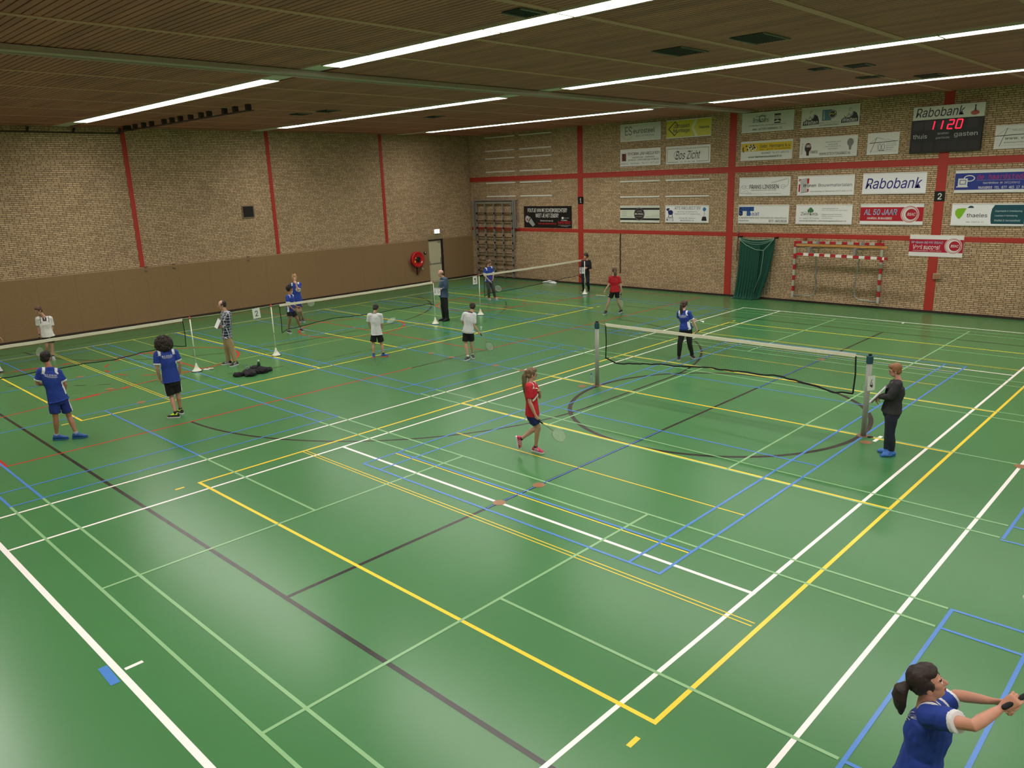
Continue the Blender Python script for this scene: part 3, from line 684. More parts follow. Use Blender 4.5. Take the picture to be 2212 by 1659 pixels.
# fire hose reel (disc axis along x)
HY, HZ = 10.3, 1.2
t = thing('fire_hose_reel', 'round red fire hose reel on the brown wall panel beside the door', 'hose reel', (XL + .05, HY, HZ))
M_hred = mat('hose_red', (186, 26, 34), rough=.35)
m = MB(); X = Vector((1, 0, 0)); Yv = Vector((0, 1, 0)); Zv = Vector((0, 0, 1))
cc = Vector((XL, HY, HZ))
m.loft([(cc + X * a, Yv, Zv, r, r) for a, r in ((.06, .30), (.062, .37), (.085, .385), (.20, .385), (.225, .37), (.228, .33), (.21, .30), (.205, .12))], 40)
obj('drum', m, M_hred, t, True)
m = MB(); m.loft([(cc + X * a, Yv, Zv, r, r) for a, r in ((.20, .14), (.235, .14), (.245, .11), (.235, .07), (.26, .05))], 28); obj('hub', m, M_black, t)
S = Sign(cc + X * .231, (0, 1, 0), (0, 0, 1), (1, 0, 0)); S.p([(-.26, -.12), (-.20, -.15), (-.17, -.06), (-.23, -.03)], (220, 200, 50)); S.p([(.14, -.15), (.22, -.08), (.26, -.13), (.18, -.20)], (230, 220, 216)); S.r(-.2, .06, -.13, .11, (220, 200, 60))
obj('stickers', S.mb, S.mats, t)
m = MB(); m.tube([(XL + .13, HY + .3, HZ - .2), (XL + .13, HY + .29, HZ - .36), (XL + .12, HY + .24, HZ - .46), (XL + .12, HY + .12, HZ - .58), (XL + .12, HY - .06, HZ - .62), (XL + .12, HY - .25, HZ - .5), (XL + .12, HY - .42, HZ - .28), (XL + .12, HY - .52, HZ + .05)], .016)
obj('hose', m, mat('hose_dull', (120, 44, 36), rough=.6), t, True)
m = MB(); m.box(XL + .05, XL + .1, HY - .03, HY + .03, HZ - .75, HZ); m.tube([(XL + .1, HY - .02, HZ - .38), (XL + .14, HY - .02, HZ - .66), (XL + .14, HY + .1, HZ - .66), (XL + .12, HY + .1, HZ - .5)], .014); obj('bracket', m, M_dark, t)
m = MB(); m.tube([(XL + .15, HY + .26, HZ - .42), (XL + .15, HY + .3, HZ - .5), (XL + .15, HY + .36, HZ - .48)], .014); obj('nozzle', m, M_white, t)
t = thing('call_point', 'small dark alarm box with a white button between hose reel and door', 'alarm', (XL + .045, 10.87, 1.44))
m = MB(); m.box(XL + .045, XL + .09, 10.81, 10.93, 1.41, 1.53); obj('case', m, M_dark, t)
m = MB(); m.box(XL + .09, XL + .098, 10.85, 10.9, 1.46, 1.51); obj('button', m, M_white, t)
for y, wh in ((-2.6, 'left of the three'), (-1.55, 'middle of the three'), (1.52, 'right of the three, under the vent')):
    m = MB(); m.box(XL + .03, XL + .07, y - .06, y + .06, 2.1, 2.13); m.box(XL + .046, XL + .075, y - .05, y + .05, 1.95, 2.0)
    tag(obj('wall_clip', m, mat('clip_tan', (120, 96, 72), rough=.7), origin=(XL + .05, y, 2.0)), 'small tan clip on the brown panel top edge, ' + wh, 'clip', 'clips on the brown panel')
t = thing('wall_sensor', 'tiny beige sensor high in the corner of both brick walls', 'sensor', (XL + .05, YB - .4, 5.04))
m = MB(); m.box(XL, XL + .05, YB - .36, YB - .28, 5.0, 5.1); obj('base', m, mat('sensor_beige', (170, 158, 130), rough=.5), t)
m = MB(); m.ell((XL + .09, YB - .32, 5.05), X, Yv, Zv, .045, .05, .05); obj('lens', m, MATS['sensor_beige'], t, True)
m = MB(); m.box(-12.655, -12.615, YB - .03, YB, .64, 2.36)
tag(obj('wall_slot', m, mat('slot_dark', (66, 54, 32), rough=.8), origin=(-12.64, YB, .64)), 'thin dark vertical slot in the brick wall right of number 1 column', 'slot')
t = thing('socket_box', 'small beige box on the wall beside the number 2 column', 'box', (.2, YB, 1.15))
m = MB(); m.box(.09, .32, YB - .09, YB, 1.15, 1.33); obj('case', m, mat('socket_case', (160, 150, 120), rough=.6), t)
m = MB(); m.box(.11, .30, YB - .096, YB - .09, 1.17, 1.30); obj('lid', m, mat('socket_lid', (156, 110, 76), rough=.6), t)
# hanging rope left of the green net
t = thing('wall_ropes', 'thin dark ropes and hooks hanging beside the green net', 'rope', (-7.0, YB - .05, 1.5))
m = MB(); m.tube([(-7.0, YB - .03, 2.5), (-7.0, YB - .05, 2.1), (-7.03, YB - .05, 1.6), (-7.0, YB - .04, 1.45)], .012); m.tube([(-7.02, YB - .05, 2.0), (-6.95, YB - .06, 1.8), (-6.88, YB - .05, 1.62)], .008)
obj('rope', m, mat('rope_dark', (70, 56, 48), rough=.9), t)
m = MB(); m.box(-7.02, -6.98, YB - .06, YB, 2.48, 2.56); obj('hook', m, M_steel, t)

# climbing frame
t = thing('climbing_frame', 'grey metal climbing frame folded against the wall in the corner', 'climbing frame', (-20.3, YB - .12, 0))
yw = YB - .17
xs = [-21.55, -20.93, -20.30, -19.67, -19.05]
for x in xs:
    m = MB(); m.box(x - .035, x + .035, yw - .03, yw + .03, .12, 3.72); m.box(x - .03, x + .03, yw - .02, yw + .12, .06, .14); obj('upright', m, M_steel, t)
m = MB(); m.box(-21.6, -19.0, yw - .03, yw + .03, 3.72, 3.79); obj('top_bar', m, M_steel, t)
for z in np.arange(.45, 3.6, .4):
    m = MB(); m.box(-21.52, -19.08, yw + .02, yw + .07, z - .022, z + .022); obj('rung', m, mat('rung_wood', (88, 66, 40), rough=.6), t)
for x in xs:
    m = MB()
    for z in np.arange(.35, 3.5, .36): m.obox((x + .06, yw - .05, z), (.02, 0, .02), (0, .03, 0), (-.012, 0, .03))
    obj('hook_row', m, M_black, t)
for x, z0 in ((-21.72, 2.0), (-18.92, 1.75), (-18.80, 2.55)):
    m = MB(); m.box(x - .035, x + .035, YB - .22, YB - .15, z0, 3.85); obj('side_arm', m, M_steel, t)
m = MB(); m.box(-21.75, -18.77, YB - .1, YB - .0, 3.84, 3.9); obj('wall_bar', m, M_steel, t)
m = MB(); m.box(-18.85, -18.6, YB - .18, YB - .12, 2.52, 2.57); obj('latch', m, M_steel, t)

# folded handball goals
M_bar_w = mat('bar_grey', (176, 176, 162), rough=.5); M_bar_r = mat('bar_red', (170, 22, 36), rough=.5)
t = thing('handball_goal', 'red and white striped handball goal folded flat on the brick wall', 'goal', (-3.1, YB - .1, 0))
def striped(name, a, b, half, cuts, first, wmat=M_bar_w):
    a, b = Vector(a), Vector(b); D = b - a; m = MB(); red = first
    for f0, f1 in zip(cuts[:-1], cuts[1:]):
        c_ = a + D * (f0 + f1) / 2
        m.obox(c_, D * (f1 - f0) / 2, Vector((0, half, 0)), D.normalized().cross(Vector((0, 1, 0))) * half, 0 if red else 1); red = not red
    obj(name, m, [M_bar_r, wmat], t)
yg = YB - .1
zc = [2.27, 2.05, 1.81, 1.62, 1.41, 1.22, 1.01, .83, .61, .42, .2]
for x in (-4.65, -1.58): striped('post', (x, yg, 2.27), (x, yg, .2), .04, [(2.27 - z) / 2.07 for z in zc], True)
striped('crossbar', (-4.61, yg, 2.23), (-1.62, yg, 2.23), .04, [0, .07, .14, .205, .29, .36, .41, .485, .555, .62, .69, .76, .82, .87, .93, 1], True)
for x, z_ in ((-3.8, 2.2), (-2.22, 2.2)):
    m = MB(); m.box(x - .05, x + .05, yg - .75, yg + .06, 2.05, 2.13); m.box(x - .045, x + .045, yg - .09, yg - .03, 2.1, 2.3); m.box(x - .04, x + .04, yg - .8, yg - .74, 1.9, 2.12); obj('arm', m, M_steel, t)
for pts in ([(-3.80, yg - .5, 2.0), (-3.82, yg - .1, 1.78), (-3.76, yg - .1, .6), (-3.8, yg - .1, .36), (-3.95, yg - .1, .29), (-4.6, yg - .06, .28)],
            [(-2.24, yg - .5, 2.0), (-2.28, yg - .1, 1.72), (-2.38, yg - .1, .6), (-2.34, yg - .1, .38), (-2.2, yg - .1, .29), (-1.62, yg - .06, .24)]):
    m = MB(); m.tube(pts, .024, 10); obj('side_tube', m, M_alu, t, True)
for x in (-4.33, -1.72):
    m = MB(); m.box(x - .05, x + .05, YB - .12, YB, 2.28, 2.38); obj('wall_bracket', m, mat('rust', (140, 74, 46), rough=.8), t)
striped('front_bar', (-4.24, yg - .8, 1.88), (-1.14, yg - .8, 1.83), .045, [0, .085, .145, .21, .27, .33, .395, .455, .52, .58, .645, .71, .77, .835, .90, .955, .975, 1], True, mat('bar_white', (222, 220, 212), rough=.5))
m = MB(); m.box(-4.36, -1.22, yg - .62, yg - .54, 2.14, 2.22)
tag(obj('wooden_beam', m, wood_mat('beam_wood', (166, 116, 58), (188, 138, 76), (2, 9, 9)), origin=(-2.8, yg - .6, 2.1)), 'long plain wooden beam lying on the folded goal arms', 'beam')

# green net bundle
t = thing('net_curtain', 'dark green sports net hanging gathered from two hooks to the floor', 'net', (-6.2, YB - .2, 0))
def nsheet(yoff, x0t, x1t, x0b, x1b, amp, seed, ztop, sag, name, m_):
    nu, nv = 110, 46; m = MB(); vs = []
    for j in range(nv + 1):
        v = j / nv
        for i in range(nu + 1):
            u = i / nu
            x = (x0t + (x1t - x0t) * u) * (1 - v ** 1.6) + (x0b + (x1b - x0b) * u) * v ** 1.6
            zt = ztop - sag * 4 * u * (1 - u)
            z = zt * (1 - v) + .01
            f = amp * (.35 + .65 * v) * (math.sin(u * 46 + seed + 2 * v) + .5 * math.sin(u * 95 + 3 * seed) + .4 * noise.noise(Vector((u * 9, v * 2, seed))))
            y = YB - .12 - yoff - f * .5 - .06 * v ** 4
            if v > .93: y -= (v - .93) * 1.6 * (1 + .6 * math.sin(u * 30 + seed)); z = max(z * .5, .012)
            vs.append((x, y, z))
    fs = [(j * (nu + 1) + i, j * (nu + 1) + i + 1, (j + 1) * (nu + 1) + i + 1, (j + 1) * (nu + 1) + i) for j in range(nv) for i in range(nu)]
    m.add(vs, fs); o = obj(name, m, m_, t, True)
    md = o.modifiers.new('s', 'SOLIDIFY'); md.thickness = .006
M_gnet = mat('green_net', (8, 74, 58), rough=.75, var=.35, vscale=30, bump=.8, bscale=90)
nsheet(0.05, -6.82, -5.42, -7.0, -5.95, .045, 1.3, 2.33, .07, 'net_sheet', M_gnet)
nsheet(0.14, -6.80, -5.95, -6.95, -6.1, .05, 4.1, 2.2, .12, 'net_fold', M_gnet)
m = MB()
random.seed(5)
for k in range(26):      # loose strands at the right edge
    a = -5.42 - k * .018; pts = [(a, YB - .1 - random.random() * .12, 2.3 - .05 * random.random())]
    for q in range(1, 7): pts.append((a - q * (.02 + .012 * k / 26) + .02 * math.sin(q + k), YB - .12 - random.random() * .12, 2.3 - q * .35))
    m.tube(pts, .004, 4)
obj('loose_strands', m, M_gnet, t)
m = MB()
for dz, sag in ((0, .08), (-.02, .16), (-.03, .22)):
    m.tube([(-6.82 + 1.42 * u, YB - .30, 2.36 + dz - sag * 4 * u * (1 - u)) for u in np.linspace(0, 1, 13)], .007, 6)
m.tube([(-6.82, YB - .3, 2.3), (-6.5, YB - .33, 2.08), (-6.1, YB - .34, 1.92), (-5.78, YB - .34, 1.9), (-5.6, YB - .32, 2.1), (-5.4, YB - .25, 2.36)], .009, 6); m.tube([(-5.78, YB - .34, 1.9), (-5.79, YB - .34, 1.6), (-5.85, YB - .36, 1.0), (-6.1, YB - .36, .3)], .006, 6)
m.tube([(-7.0, YB - .2, 1.0), (-7.02, YB - .25, .5), (-6.93, YB - .3, .25), (-6.9, YB - .35, .05), (-7.02, YB - .4, .02)], .008, 6)
obj('cord', m, mat('cord_pale', (150, 186, 164), rough=.8), t, True)
for x in (-6.84, -5.38):
    m = MB(); m.box(x - .02, x + .02, YB - .3, YB, 2.33, 2.4); obj('hook', m, M_dark, t)

# ---------------------------------------------------------------- nets and poles
M_strand = mat('net_strand', (30, 24, 18), rough=.8); M_tape = mat('net_tape', (226, 220, 200), rough=.7, var=.08, vscale=20); M_rope = mat('black_rope', (12, 12, 13), rough=.8)
def bnet(name, label, A, B, ztop, zbot, sp, th, rope_r=.012, tape_h=.07):
    """A,B: ground ends; ztop(u), zbot(u)"""
    A, B = Vector(A), Vector(B); D = B - A; L = D.length; d = D.normalized(); N = Vector((-d.y, d.x, 0))
    t = thing(name, label, 'net', ((A + B) / 2)[:], 'badminton nets')
    P_ = lambda u, z: A + D * u + Vector((0, 0, z))
    m = MB(); k = int(L / sp)
    def strand(p, q, n2):
        a, b = Vector(p), Vector(q); e = n2 * th / 2; f = N * th / 2
        m.add([a + e, a - e * .5 + f, a - e * .5 - f, b + e, b - e * .5 + f, b - e * .5 - f], [(0, 1, 4, 3), (1, 2, 5, 4), (2, 0, 3, 5)])
    for i in range(1, k): u = i / k; strand(P_(u, ztop(u) - .02), P_(u, zbot(u)), d)
    nh = int(.76 / sp); seg = 24
    for j in range(1, nh):
        for i in range(seg):
            u0, u1 = i / seg, (i + 1) / seg; f = j / nh
            strand(P_(u0, ztop(u0) * (1 - f) + zbot(u0) * f), P_(u1, ztop(u1) * (1 - f) + zbot(u1) * f), Vector((0, 0, 1)))
    obj('mesh', m, M_strand, t)
    m = MB(); vs = []
    n = 60
    for i in range(n + 1):
        u = i / n; w_ = .004 * noise.noise(Vector((u * 14, 0, L)))
        for s_, z in ((1, 0), (1, -tape_h / 2), (1, -tape_h), (-1, -tape_h), (-1, -tape_h / 2), (-1, 0)): vs.append(P_(u, ztop(u) + z + w_ + .012) + N * (.007 * s_))
    fs = [(i * 6 + a, i * 6 + (a + 1) % 6, (i + 1) * 6 + (a + 1) % 6, (i + 1) * 6 + a) for i in range(n) for a in range(6)]
    m.add(vs, fs + [(5, 4, 3, 2, 1, 0), tuple(n * 6 + a for a in range(6))]); fixn(obj('top_tape', m, M_tape, t))
    pts = [P_(0, ztop(0))] + [P_(.004 * (1 - z), z_) for z, z_ in ()] + [P_(u, zbot(u)) for u in np.linspace(0, 1, 90)] + [P_(1, ztop(1))]
    m = MB(); m.tube(pts[1:-1], rope_r, 6); obj('bottom_rope', m, M_rope, t)
    for u in (0, 1):
        m = MB(); m.tube([P_(u, ztop(u) - .03), P_(u + .003, (ztop(u) + zbot(u)) / 2), P_(u, zbot(u))], rope_r * .9, 6); obj('side_edge', m, M_rope, t)
    return t
def wavy(pts, amp, f, ph):
    def g(u):
        for (a, za), (b, zb) in zip(pts[:-1], pts[1:]):
            if a <= u <= b:
                s_ = (u - a) / (b - a); s_ = s_ * s_ * (3 - 2 * s_)
                return za + (zb - za) * s_ + amp * noise.noise(Vector((u * f, ph, 0))) + amp * .5 * noise.noise(Vector((u * f * 2.7, ph, 3)))
        return pts[-1][1]
    return g
bnet('badminton_net', 'badminton net with white top tape between the two grey posts in the middle', (-2.80, 0, 0), (2.80, .0, 0), lambda u: 1.495 - .0 * u, wavy([(0, .69), (.05, .60), (.12, .66), (.3, .76), (.5, .84), (.75, .88), (.85, .82), (.93, .74), (1, .77)], .03, 14, 1), .02, .0016, .016, .065)
NX = -12.65
tops = lambda u: 1.475 - .05 * u * (1 - u)
bnet('badminton_net', 'nearest net along the left hall, in front of the boy in white polo', (NX, -11.35, 0), (NX, -5.48, 0), tops, wavy([(0, .74), (.35, .74), (.7, .72), (.82, .78), (.93, .82), (1, .74)], .03, 8, 5), .02, .0019)
bnet('badminton_net', 'middle net along the left hall, between the number 2 card and denim shirt man', (NX, -2.62, 0), (NX, 3.25, 0), tops, wavy([(0, .64), (.03, .72), (.3, .80), (.6, .74), (.97, .74), (1, .68)], .03, 8, 9), .02, .0019)
bnet('badminton_net', 'farthest net along the left hall, right of the number 3 card', (NX, 5.72, 0), (NX, 11.42, 0), tops, wavy([(0, .66), (.04, .74), (.3, .74), (.7, .80), (.96, .84), (1, .76)], .03, 8, 12), .02, .0019)
M_polew = mat('pole_white', (220, 224, 204), rough=.4)
def net_pole(y, label, top=1.5):
    t = thing('net_pole', label, 'pole', (NX - .02, y, 0), 'white net poles in the left hall'); x = NX - .02
    m = MB(); m.lathe([(.13, .018), (.125, .024), (.095, .05), (.06, .10), (.036, .16), (.024, .21), (.018, .23)], (x, y, 0), 28); obj('base', m, M_polew, t, True)
    m = MB(); m.lathe([(.128, 0), (.136, .004), (.136, .018), (.128, .020)], (x, y, 0), 28); obj('rubber_ring', m, mat('rubber_grey', (52, 56, 62), rough=.7), t)
    m = MB(); m.tube([(x, y, .22), (x, y, top - .05)], .0155, 10); obj('shaft', m, M_polew, t, True)
    m = MB(); m.tube([(x, y, .64), (x, y, .68)], .02, 10); obj('joint', m, M_steel, t)
    m = MB(); m.lathe([(.019, top - .06), (.02, top - .01), (.012, top + .02)], (x, y, 0), 12); obj('cap', m, mat('cap_red', (190, 40, 40), rough=.5), t)
net_pole(-5.27, 'white net pole with red cap, leftmost, behind the curly haired player'); net_pole(-2.87, 'white net pole with red cap right of the number 2 card')
net_pole(3.3, 'white net pole with red cap beside the man in denim shirt'); net_pole(5.5, 'white net pole with red cap beside the number 3 card'); net_pole(11.68, 'white net pole in front of the woman in black jacket', 1.46)
net_pole(-11.45, 'white net pole with red cap at the near end of the nearest left net')
for ya, yb, lab in ((-5.48, -2.62, 'thin pale cord strung between the two poles around the number 2 card'), (3.25, 5.72, 'thin pale cord strung from the denim shirt man to the number 3 card'), (11.42, 11.68, 'short cord tying the farthest net to its last pole'), (-11.45, -11.35, 'short cord tying the nearest net to its near pole')):
    m = MB(); m.tube([(NX, ya + (yb - ya) * u, 1.485 - .03 * 4 * u * (1 - u) * (abs(yb - ya) > 1)) for u in np.linspace(0, 1, 9)], .006, 6)
    tag(obj('tension_line', m, mat('cord_tan', (190, 160, 140), rough=.8), origin=(NX, (ya + yb) / 2, 1.48)), lab, 'cord', 'cords of the left nets')
def card(name, label, c0, U, V, w_, h_, num, group='white court number cards'):
    U, V = Vector(U).normalized(), Vector(V).normalized(); N = U.cross(V); c0 = Vector(c0)
    t = thing(name, label, 'card', c0[:], group)
    m = MB(); m.obox(c0, U * w_ / 2, V * h_ / 2, N * .002); obj('sheet', m, cmat((226, 228, 222)), t)
    S = Sign(c0 - U * w_ / 2 - V * h_ / 2 + N * .0026, U, V, N); S.t(num, w_ * .3, h_ * .2, w_ * .7, h_ * .75, K0, .02); obj('number', S.mb, S.mats, t)
    m = MB(); m.tube([c0 + V * h_ / 2 - V * .01, c0 + V * (h_ / 2 + .03)], .003, 5); obj('tie', m, M_steel, t)
card('number_card', 'white card with number 2 hanging on the cord beside the plaid shirt man', (NX + .012, -3.36, 1.33), (0, 1, .05), (0, -.05, 1), .23, .29, '2')
card('number_card', 'white card with number 3 hanging beside the far net pole', (NX + .012, 5.27, 1.31), (0, 1, 0), (0, 0, 1), .22, .29, '3')
# middle posts
M_post = mat('post_alu', (150, 154, 144), rough=.5)
def post(x, y, label):
    t = thing('net_post', label, 'post', (x, y, 0), 'grey floor posts of the middle net')
    m = MB(); m.lathe([(.047, .0), (.047, 1.40)], (x, y, 0), 20); obj('tube', m, M_post, t, True)
    m = MB(); m.lathe([(.055, 1.36), (.058, 1.37), (.058, 1.49), (.05, 1.5)], (x, y, 0), 20); obj('cap', m, mat('cap_petrol', (34, 72, 84), rough=.45), t)
    m = MB(); m.tube([(x - .05, y - .02, .98), (x - .09, y - .03, .96), (x - .09, y - .03, .88), (x - .06, y - .02, .86)], .006, 6); obj('hook', m, M_steel, t)
    m = MB(); m.lathe([(.12, .0035), (.115, .006), (.06, .006)], (x, y, 0), 28); obj('socket_ring', m, mat('socket_brown', (112, 82, 66), rough=.6), t)
    m = MB(); m.obox((x, y, 1.515), (.025, 0, 0), (0, .02, 0), (0, 0, .02)); obj('pulley', m, M_black, t)
post(-3.05, 0, 'grey round net post with petrol cap at the left end of the middle net'); post(3.04, .02, 'grey round net post with petrol cap and number 4 card')
for x0, x1, lab in ((-3.0, -2.80, 'short white cord from the left grey post to the middle net'), (2.80, 2.99, 'short white cord from the right grey post to the middle net')):
    m = MB(); m.tube([(x0, 0, 1.485), (x1, 0, 1.475)], .006, 6); tag(obj('tension_line', m, MATS['cord_tan'], origin=(x0, 0, 1.48)), lab, 'cord')
card('number_card', 'white card with number 4 hanging on the right grey post', (3.105, .0, 1.01), (.28, .96, -.08), (-.04, 0, 1), .21, .27, '4')
# small things on the floor
def lump(name, label, cat, blobs, m_, vox=.012, amp=.02, group=None):
    m = MB()
    for (x, y, z, a, b, c_) in blobs: m.ell((x, y, z), X, Yv, Zv, a, b, c_, 12)
    o = remesh(m, vox, 2, name, [m_], None, amp, 14, origin=blobs[0][:2] + (0,)); return tag(o, label, cat, group)
def remesh(mb, vox, smooth, name, mats, parent, amp=0., freq=10., stretch=(1, 1, 1), origin=None, classify=None, grow=0.):
    me = bpy.data.meshes.new('tmp'); me.from_pydata(mb.v, [], mb.f); me.update()
    ob = bpy.data.objects.new('tmp', me); COL.objects.link(ob)
    md = ob.modifiers.new('r', 'REMESH'); md.mode = 'VOXEL'; md.voxel_size = vox
    if smooth: ms = ob.modifiers.new('s', 'SMOOTH'); ms.iterations = smooth; ms.factor = .5
    dg = bpy.context.evaluated_depsgraph_get(); m2 = bpy.data.meshes.new_from_object(ob.evaluated_get(dg))
    bpy.data.objects.remove(ob); bpy.data.meshes.remove(me); m2.name = name
    nv = len(m2.vertices); co = np.empty(nv * 3, np.float32); m2.vertices.foreach_get('co', co); co = co.reshape(-1, 3)
    if amp or grow:
        no = np.empty(nv * 3, np.float32); m2.vertices.foreach_get('normal', no); no = no.reshape(-1, 3)
        if amp:
            sx, sy, sz = stretch
            h = np.array([noise.fractal(Vector((c_[0] * freq * sx, c_[1] * freq * sy, c_[2] * freq * sz)), .7, 2.1, 3) for c_ in co.tolist()], np.float32)
            co = co + no * ((h + .25) * amp)[:, None]
        co = co + no * grow
    if classify is not None:
        nf = len(m2.polygons); ct = np.empty(nf * 3, np.float32); m2.polygons.foreach_get('center', ct); m2.polygons.foreach_set('material_index', classify(ct.reshape(-1, 3)).astype(np.int32))
    off = np.array(root_loc(parent) if parent else (origin or (0, 0, 0)), np.float32)
    m2.vertices.foreach_set('co', (co - off).astype(np.float32).ravel()); m2.update()
    o = link_mesh(m2, name, mats, parent, True)
    if not parent: o.location = off.tolist()
    return o
M_jacket = mat('black_cloth', (20, 20, 23), rough=.85, var=.2, vscale=20)
lump('jacket', 'crumpled black jacket on the floor beside two bottles', 'jacket', [(-11.12, -4.55, .05, .2, .22, .07), (-11.0, -4.25, .06, .15, .17, .09), (-11.15, -4.85, .04, .13, .12, .06), (-10.95, -4.62, .05, .16, .14, .07), (-11.28, -4.3, .07, .14, .12, .1), (-11.05, -4.05, .035, .12, .1, .05)], M_jacket, .012, .035)
lump('towel', 'white towel lying on the floor near the back wall', 'towel', [(-16.4, 13.75, .05, .22, .12, .07), (-16.65, 13.7, .03, .16, .1, .04), (-16.15, 13.72, .03, .15, .09, .05)], cmat((228, 230, 232)), .012, .03)
def bottle(x, y, h, r, body, cap, label, z=0.):
    t = thing('bottle', label, 'bottle', (x, y, z))
    m = MB(); m.lathe([(r * .9, z), (r, z + .01), (r, z + h * .3), (r * .88, z + h * .42), (r, z + h * .55), (r * .95, z + h * .7), (r * .5, z + h * .82), (r * .42, z + h * .88)], (x, y, 0), 18); obj('body', m, body, t, True)
    m = MB(); m.lathe([(r * .5, z + h * .87), (r * .52, z + h * .94), (r * .4, z + h)], (x, y, 0), 14); obj('cap', m, cap, t)
M_clear = mat('clear_bottle', (190, 210, 222), rough=.1, spec=.8); M_clear.node_tree.nodes['Principled BSDF'].inputs['Transmission Weight'].default_value = .7
bottle(-11.27, -4.18, .30, .042, mat('bottle_green', (14, 64, 36), rough=.3), cmat((220, 232, 226)), 'dark green sports bottle with white cap by the black jacket')
bottle(-11.44, -4.44, .2, .034, M_clear, cmat((70, 100, 140)), 'small clear bottle behind the black jacket')
bottle(-3.27, .06, .25, .035, M_clear, cmat((40, 80, 170)), 'clear water bottle with blue cap beside the left grey post')
m = MB(); m.obox((-12.62, -5.02, .012), (.07, .05, 0), (-.03, .04, 0), (0, 0, .008)); m.obox((-12.55, -4.93, .03), (.04, .05, 0), (-.02, .02, 0), (0, 0, .012)); tag(obj('pole_clamp', m, cmat((214, 214, 214)), origin=(-12.6, -5, 0)), 'small white clamp on the floor next to the leftmost pole base', 'clamp')
m = MB(); m.obox((3.17, .0, .012), (.04, .025, 0), (-.01, .02, 0), (0, 0, .01)); tag(obj('post_key', m, M_black, origin=(3.17, 0, 0)), 'small black key on the floor right of the number 4 post', 'key')
def shuttle(c0, d_, label):
    c0 = Vector(c0); d_ = Vector(d_).normalized(); t = thing('shuttlecock', label, 'shuttlecock', c0[:], 'shuttlecocks'); s_ = Vector((.3, .2, 1))
    m = MB(); m.limb([c0, c0 + d_ * .012], [.012, .013], s_, 12); obj('cork', m, cmat((226, 226, 220)), t, True)
    U = s_.cross(d_).normalized(); V = d_.cross(U); m = MB()
    for k in range(16):
        a = k * math.pi / 8; R0 = U * math.cos(a) + V * math.sin(a); T_ = V * math.cos(a) - U * math.sin(a)
        p0 = c0 - d_ * .005 + R0 * .010; p1 = c0 - d_ * .07 + R0 * .032
        m.add([p0 - T_ * .001, p0 + T_ * .001, p1 + T_ * .0075, p1 - T_ * .0075, p0 - T_ * .001 + R0 * .001, p0 + T_ * .001 + R0 * .001, p1 + T_ * .0075 + R0 * .0012, p1 - T_ * .0075 + R0 * .0012], [(0, 1, 2, 3), (7, 6, 5, 4), (0, 4, 5, 1), (1, 5, 6, 2), (2, 6, 7, 3), (3, 7, 4, 0)])
    obj('feathers', m, cmat((232, 236, 230)), t)
shuttle((-2.46, 3.66, 1.04), (-.9, -.3, .3), 'white shuttlecock flying beside the girl with the brown ponytail'); shuttle((-7.36, .42, .83), (0, 0, -1), 'white shuttlecock dropping by the leaning boy with the racket'); shuttle((7.03, -8.72, 2.06), (-.6, .3, .5), 'white shuttlecock flying at the right picture edge')
def racket(hand, tgt, label, grip=(24, 24, 26), frame=(150, 160, 140), shaft=(150, 110, 70), nrm=None):
    H = Vector(hand); T_ = Vector(tgt); d_ = (T_ - H).normalized()
    t = thing('badminton_racket', label, 'racket', H[:], 'badminton rackets')
    toc = Vector((7.75, -14.03, 4.69)) - T_; N = Vector(nrm) if nrm else toc
    N = (N - d_ * N.dot(d_)).normalized(); U = d_.cross(N)
    m = MB(); m.limb([H - d_ * .07, H + d_ * .09], [.016, .014], N, 10); obj('grip', m, mat('grip_%d%d' % (grip[0], grip[2]), grip, rough=.8), t, True)
    m = MB(); m.tube([H + d_ * .09, H + d_ * .33], .0045, 6); obj('shaft', m, mat('shaft_%d' % shaft[0], shaft, rough=.3, metal=.2), t, True)
    c0 = H + d_ * .46; m = MB(); n = 32; ring = [c0 + U * (.10 * math.cos(k * 2 * math.pi / n)) + d_ * (.135 * math.sin(k * 2 * math.pi / n)) for k in range(n + 1)]
    m.tube(ring, .0055, 6); obj('frame', m, mat('frame_%d' % frame[0], frame, rough=.35), t, True)
    m = MB()
    for k in range(-7, 8):
        x = k * .0128; y = .135 * math.sqrt(max(0, 1 - (x / .1) ** 2)); m.tube([c0 + U * x - d_ * y, c0 + U * x + d_ * y], .0011, 3)
    for k in range(-10, 11):
        y = k * .0125; x = .10 * math.sqrt(max(0, 1 - (y / .135) ** 2)); m.tube([c0 + d_ * y - U * x, c0 + d_ * y + U * x], .0011, 3)
    obj('strings', m, mat('strings', (206, 212, 196), rough=.5), t)
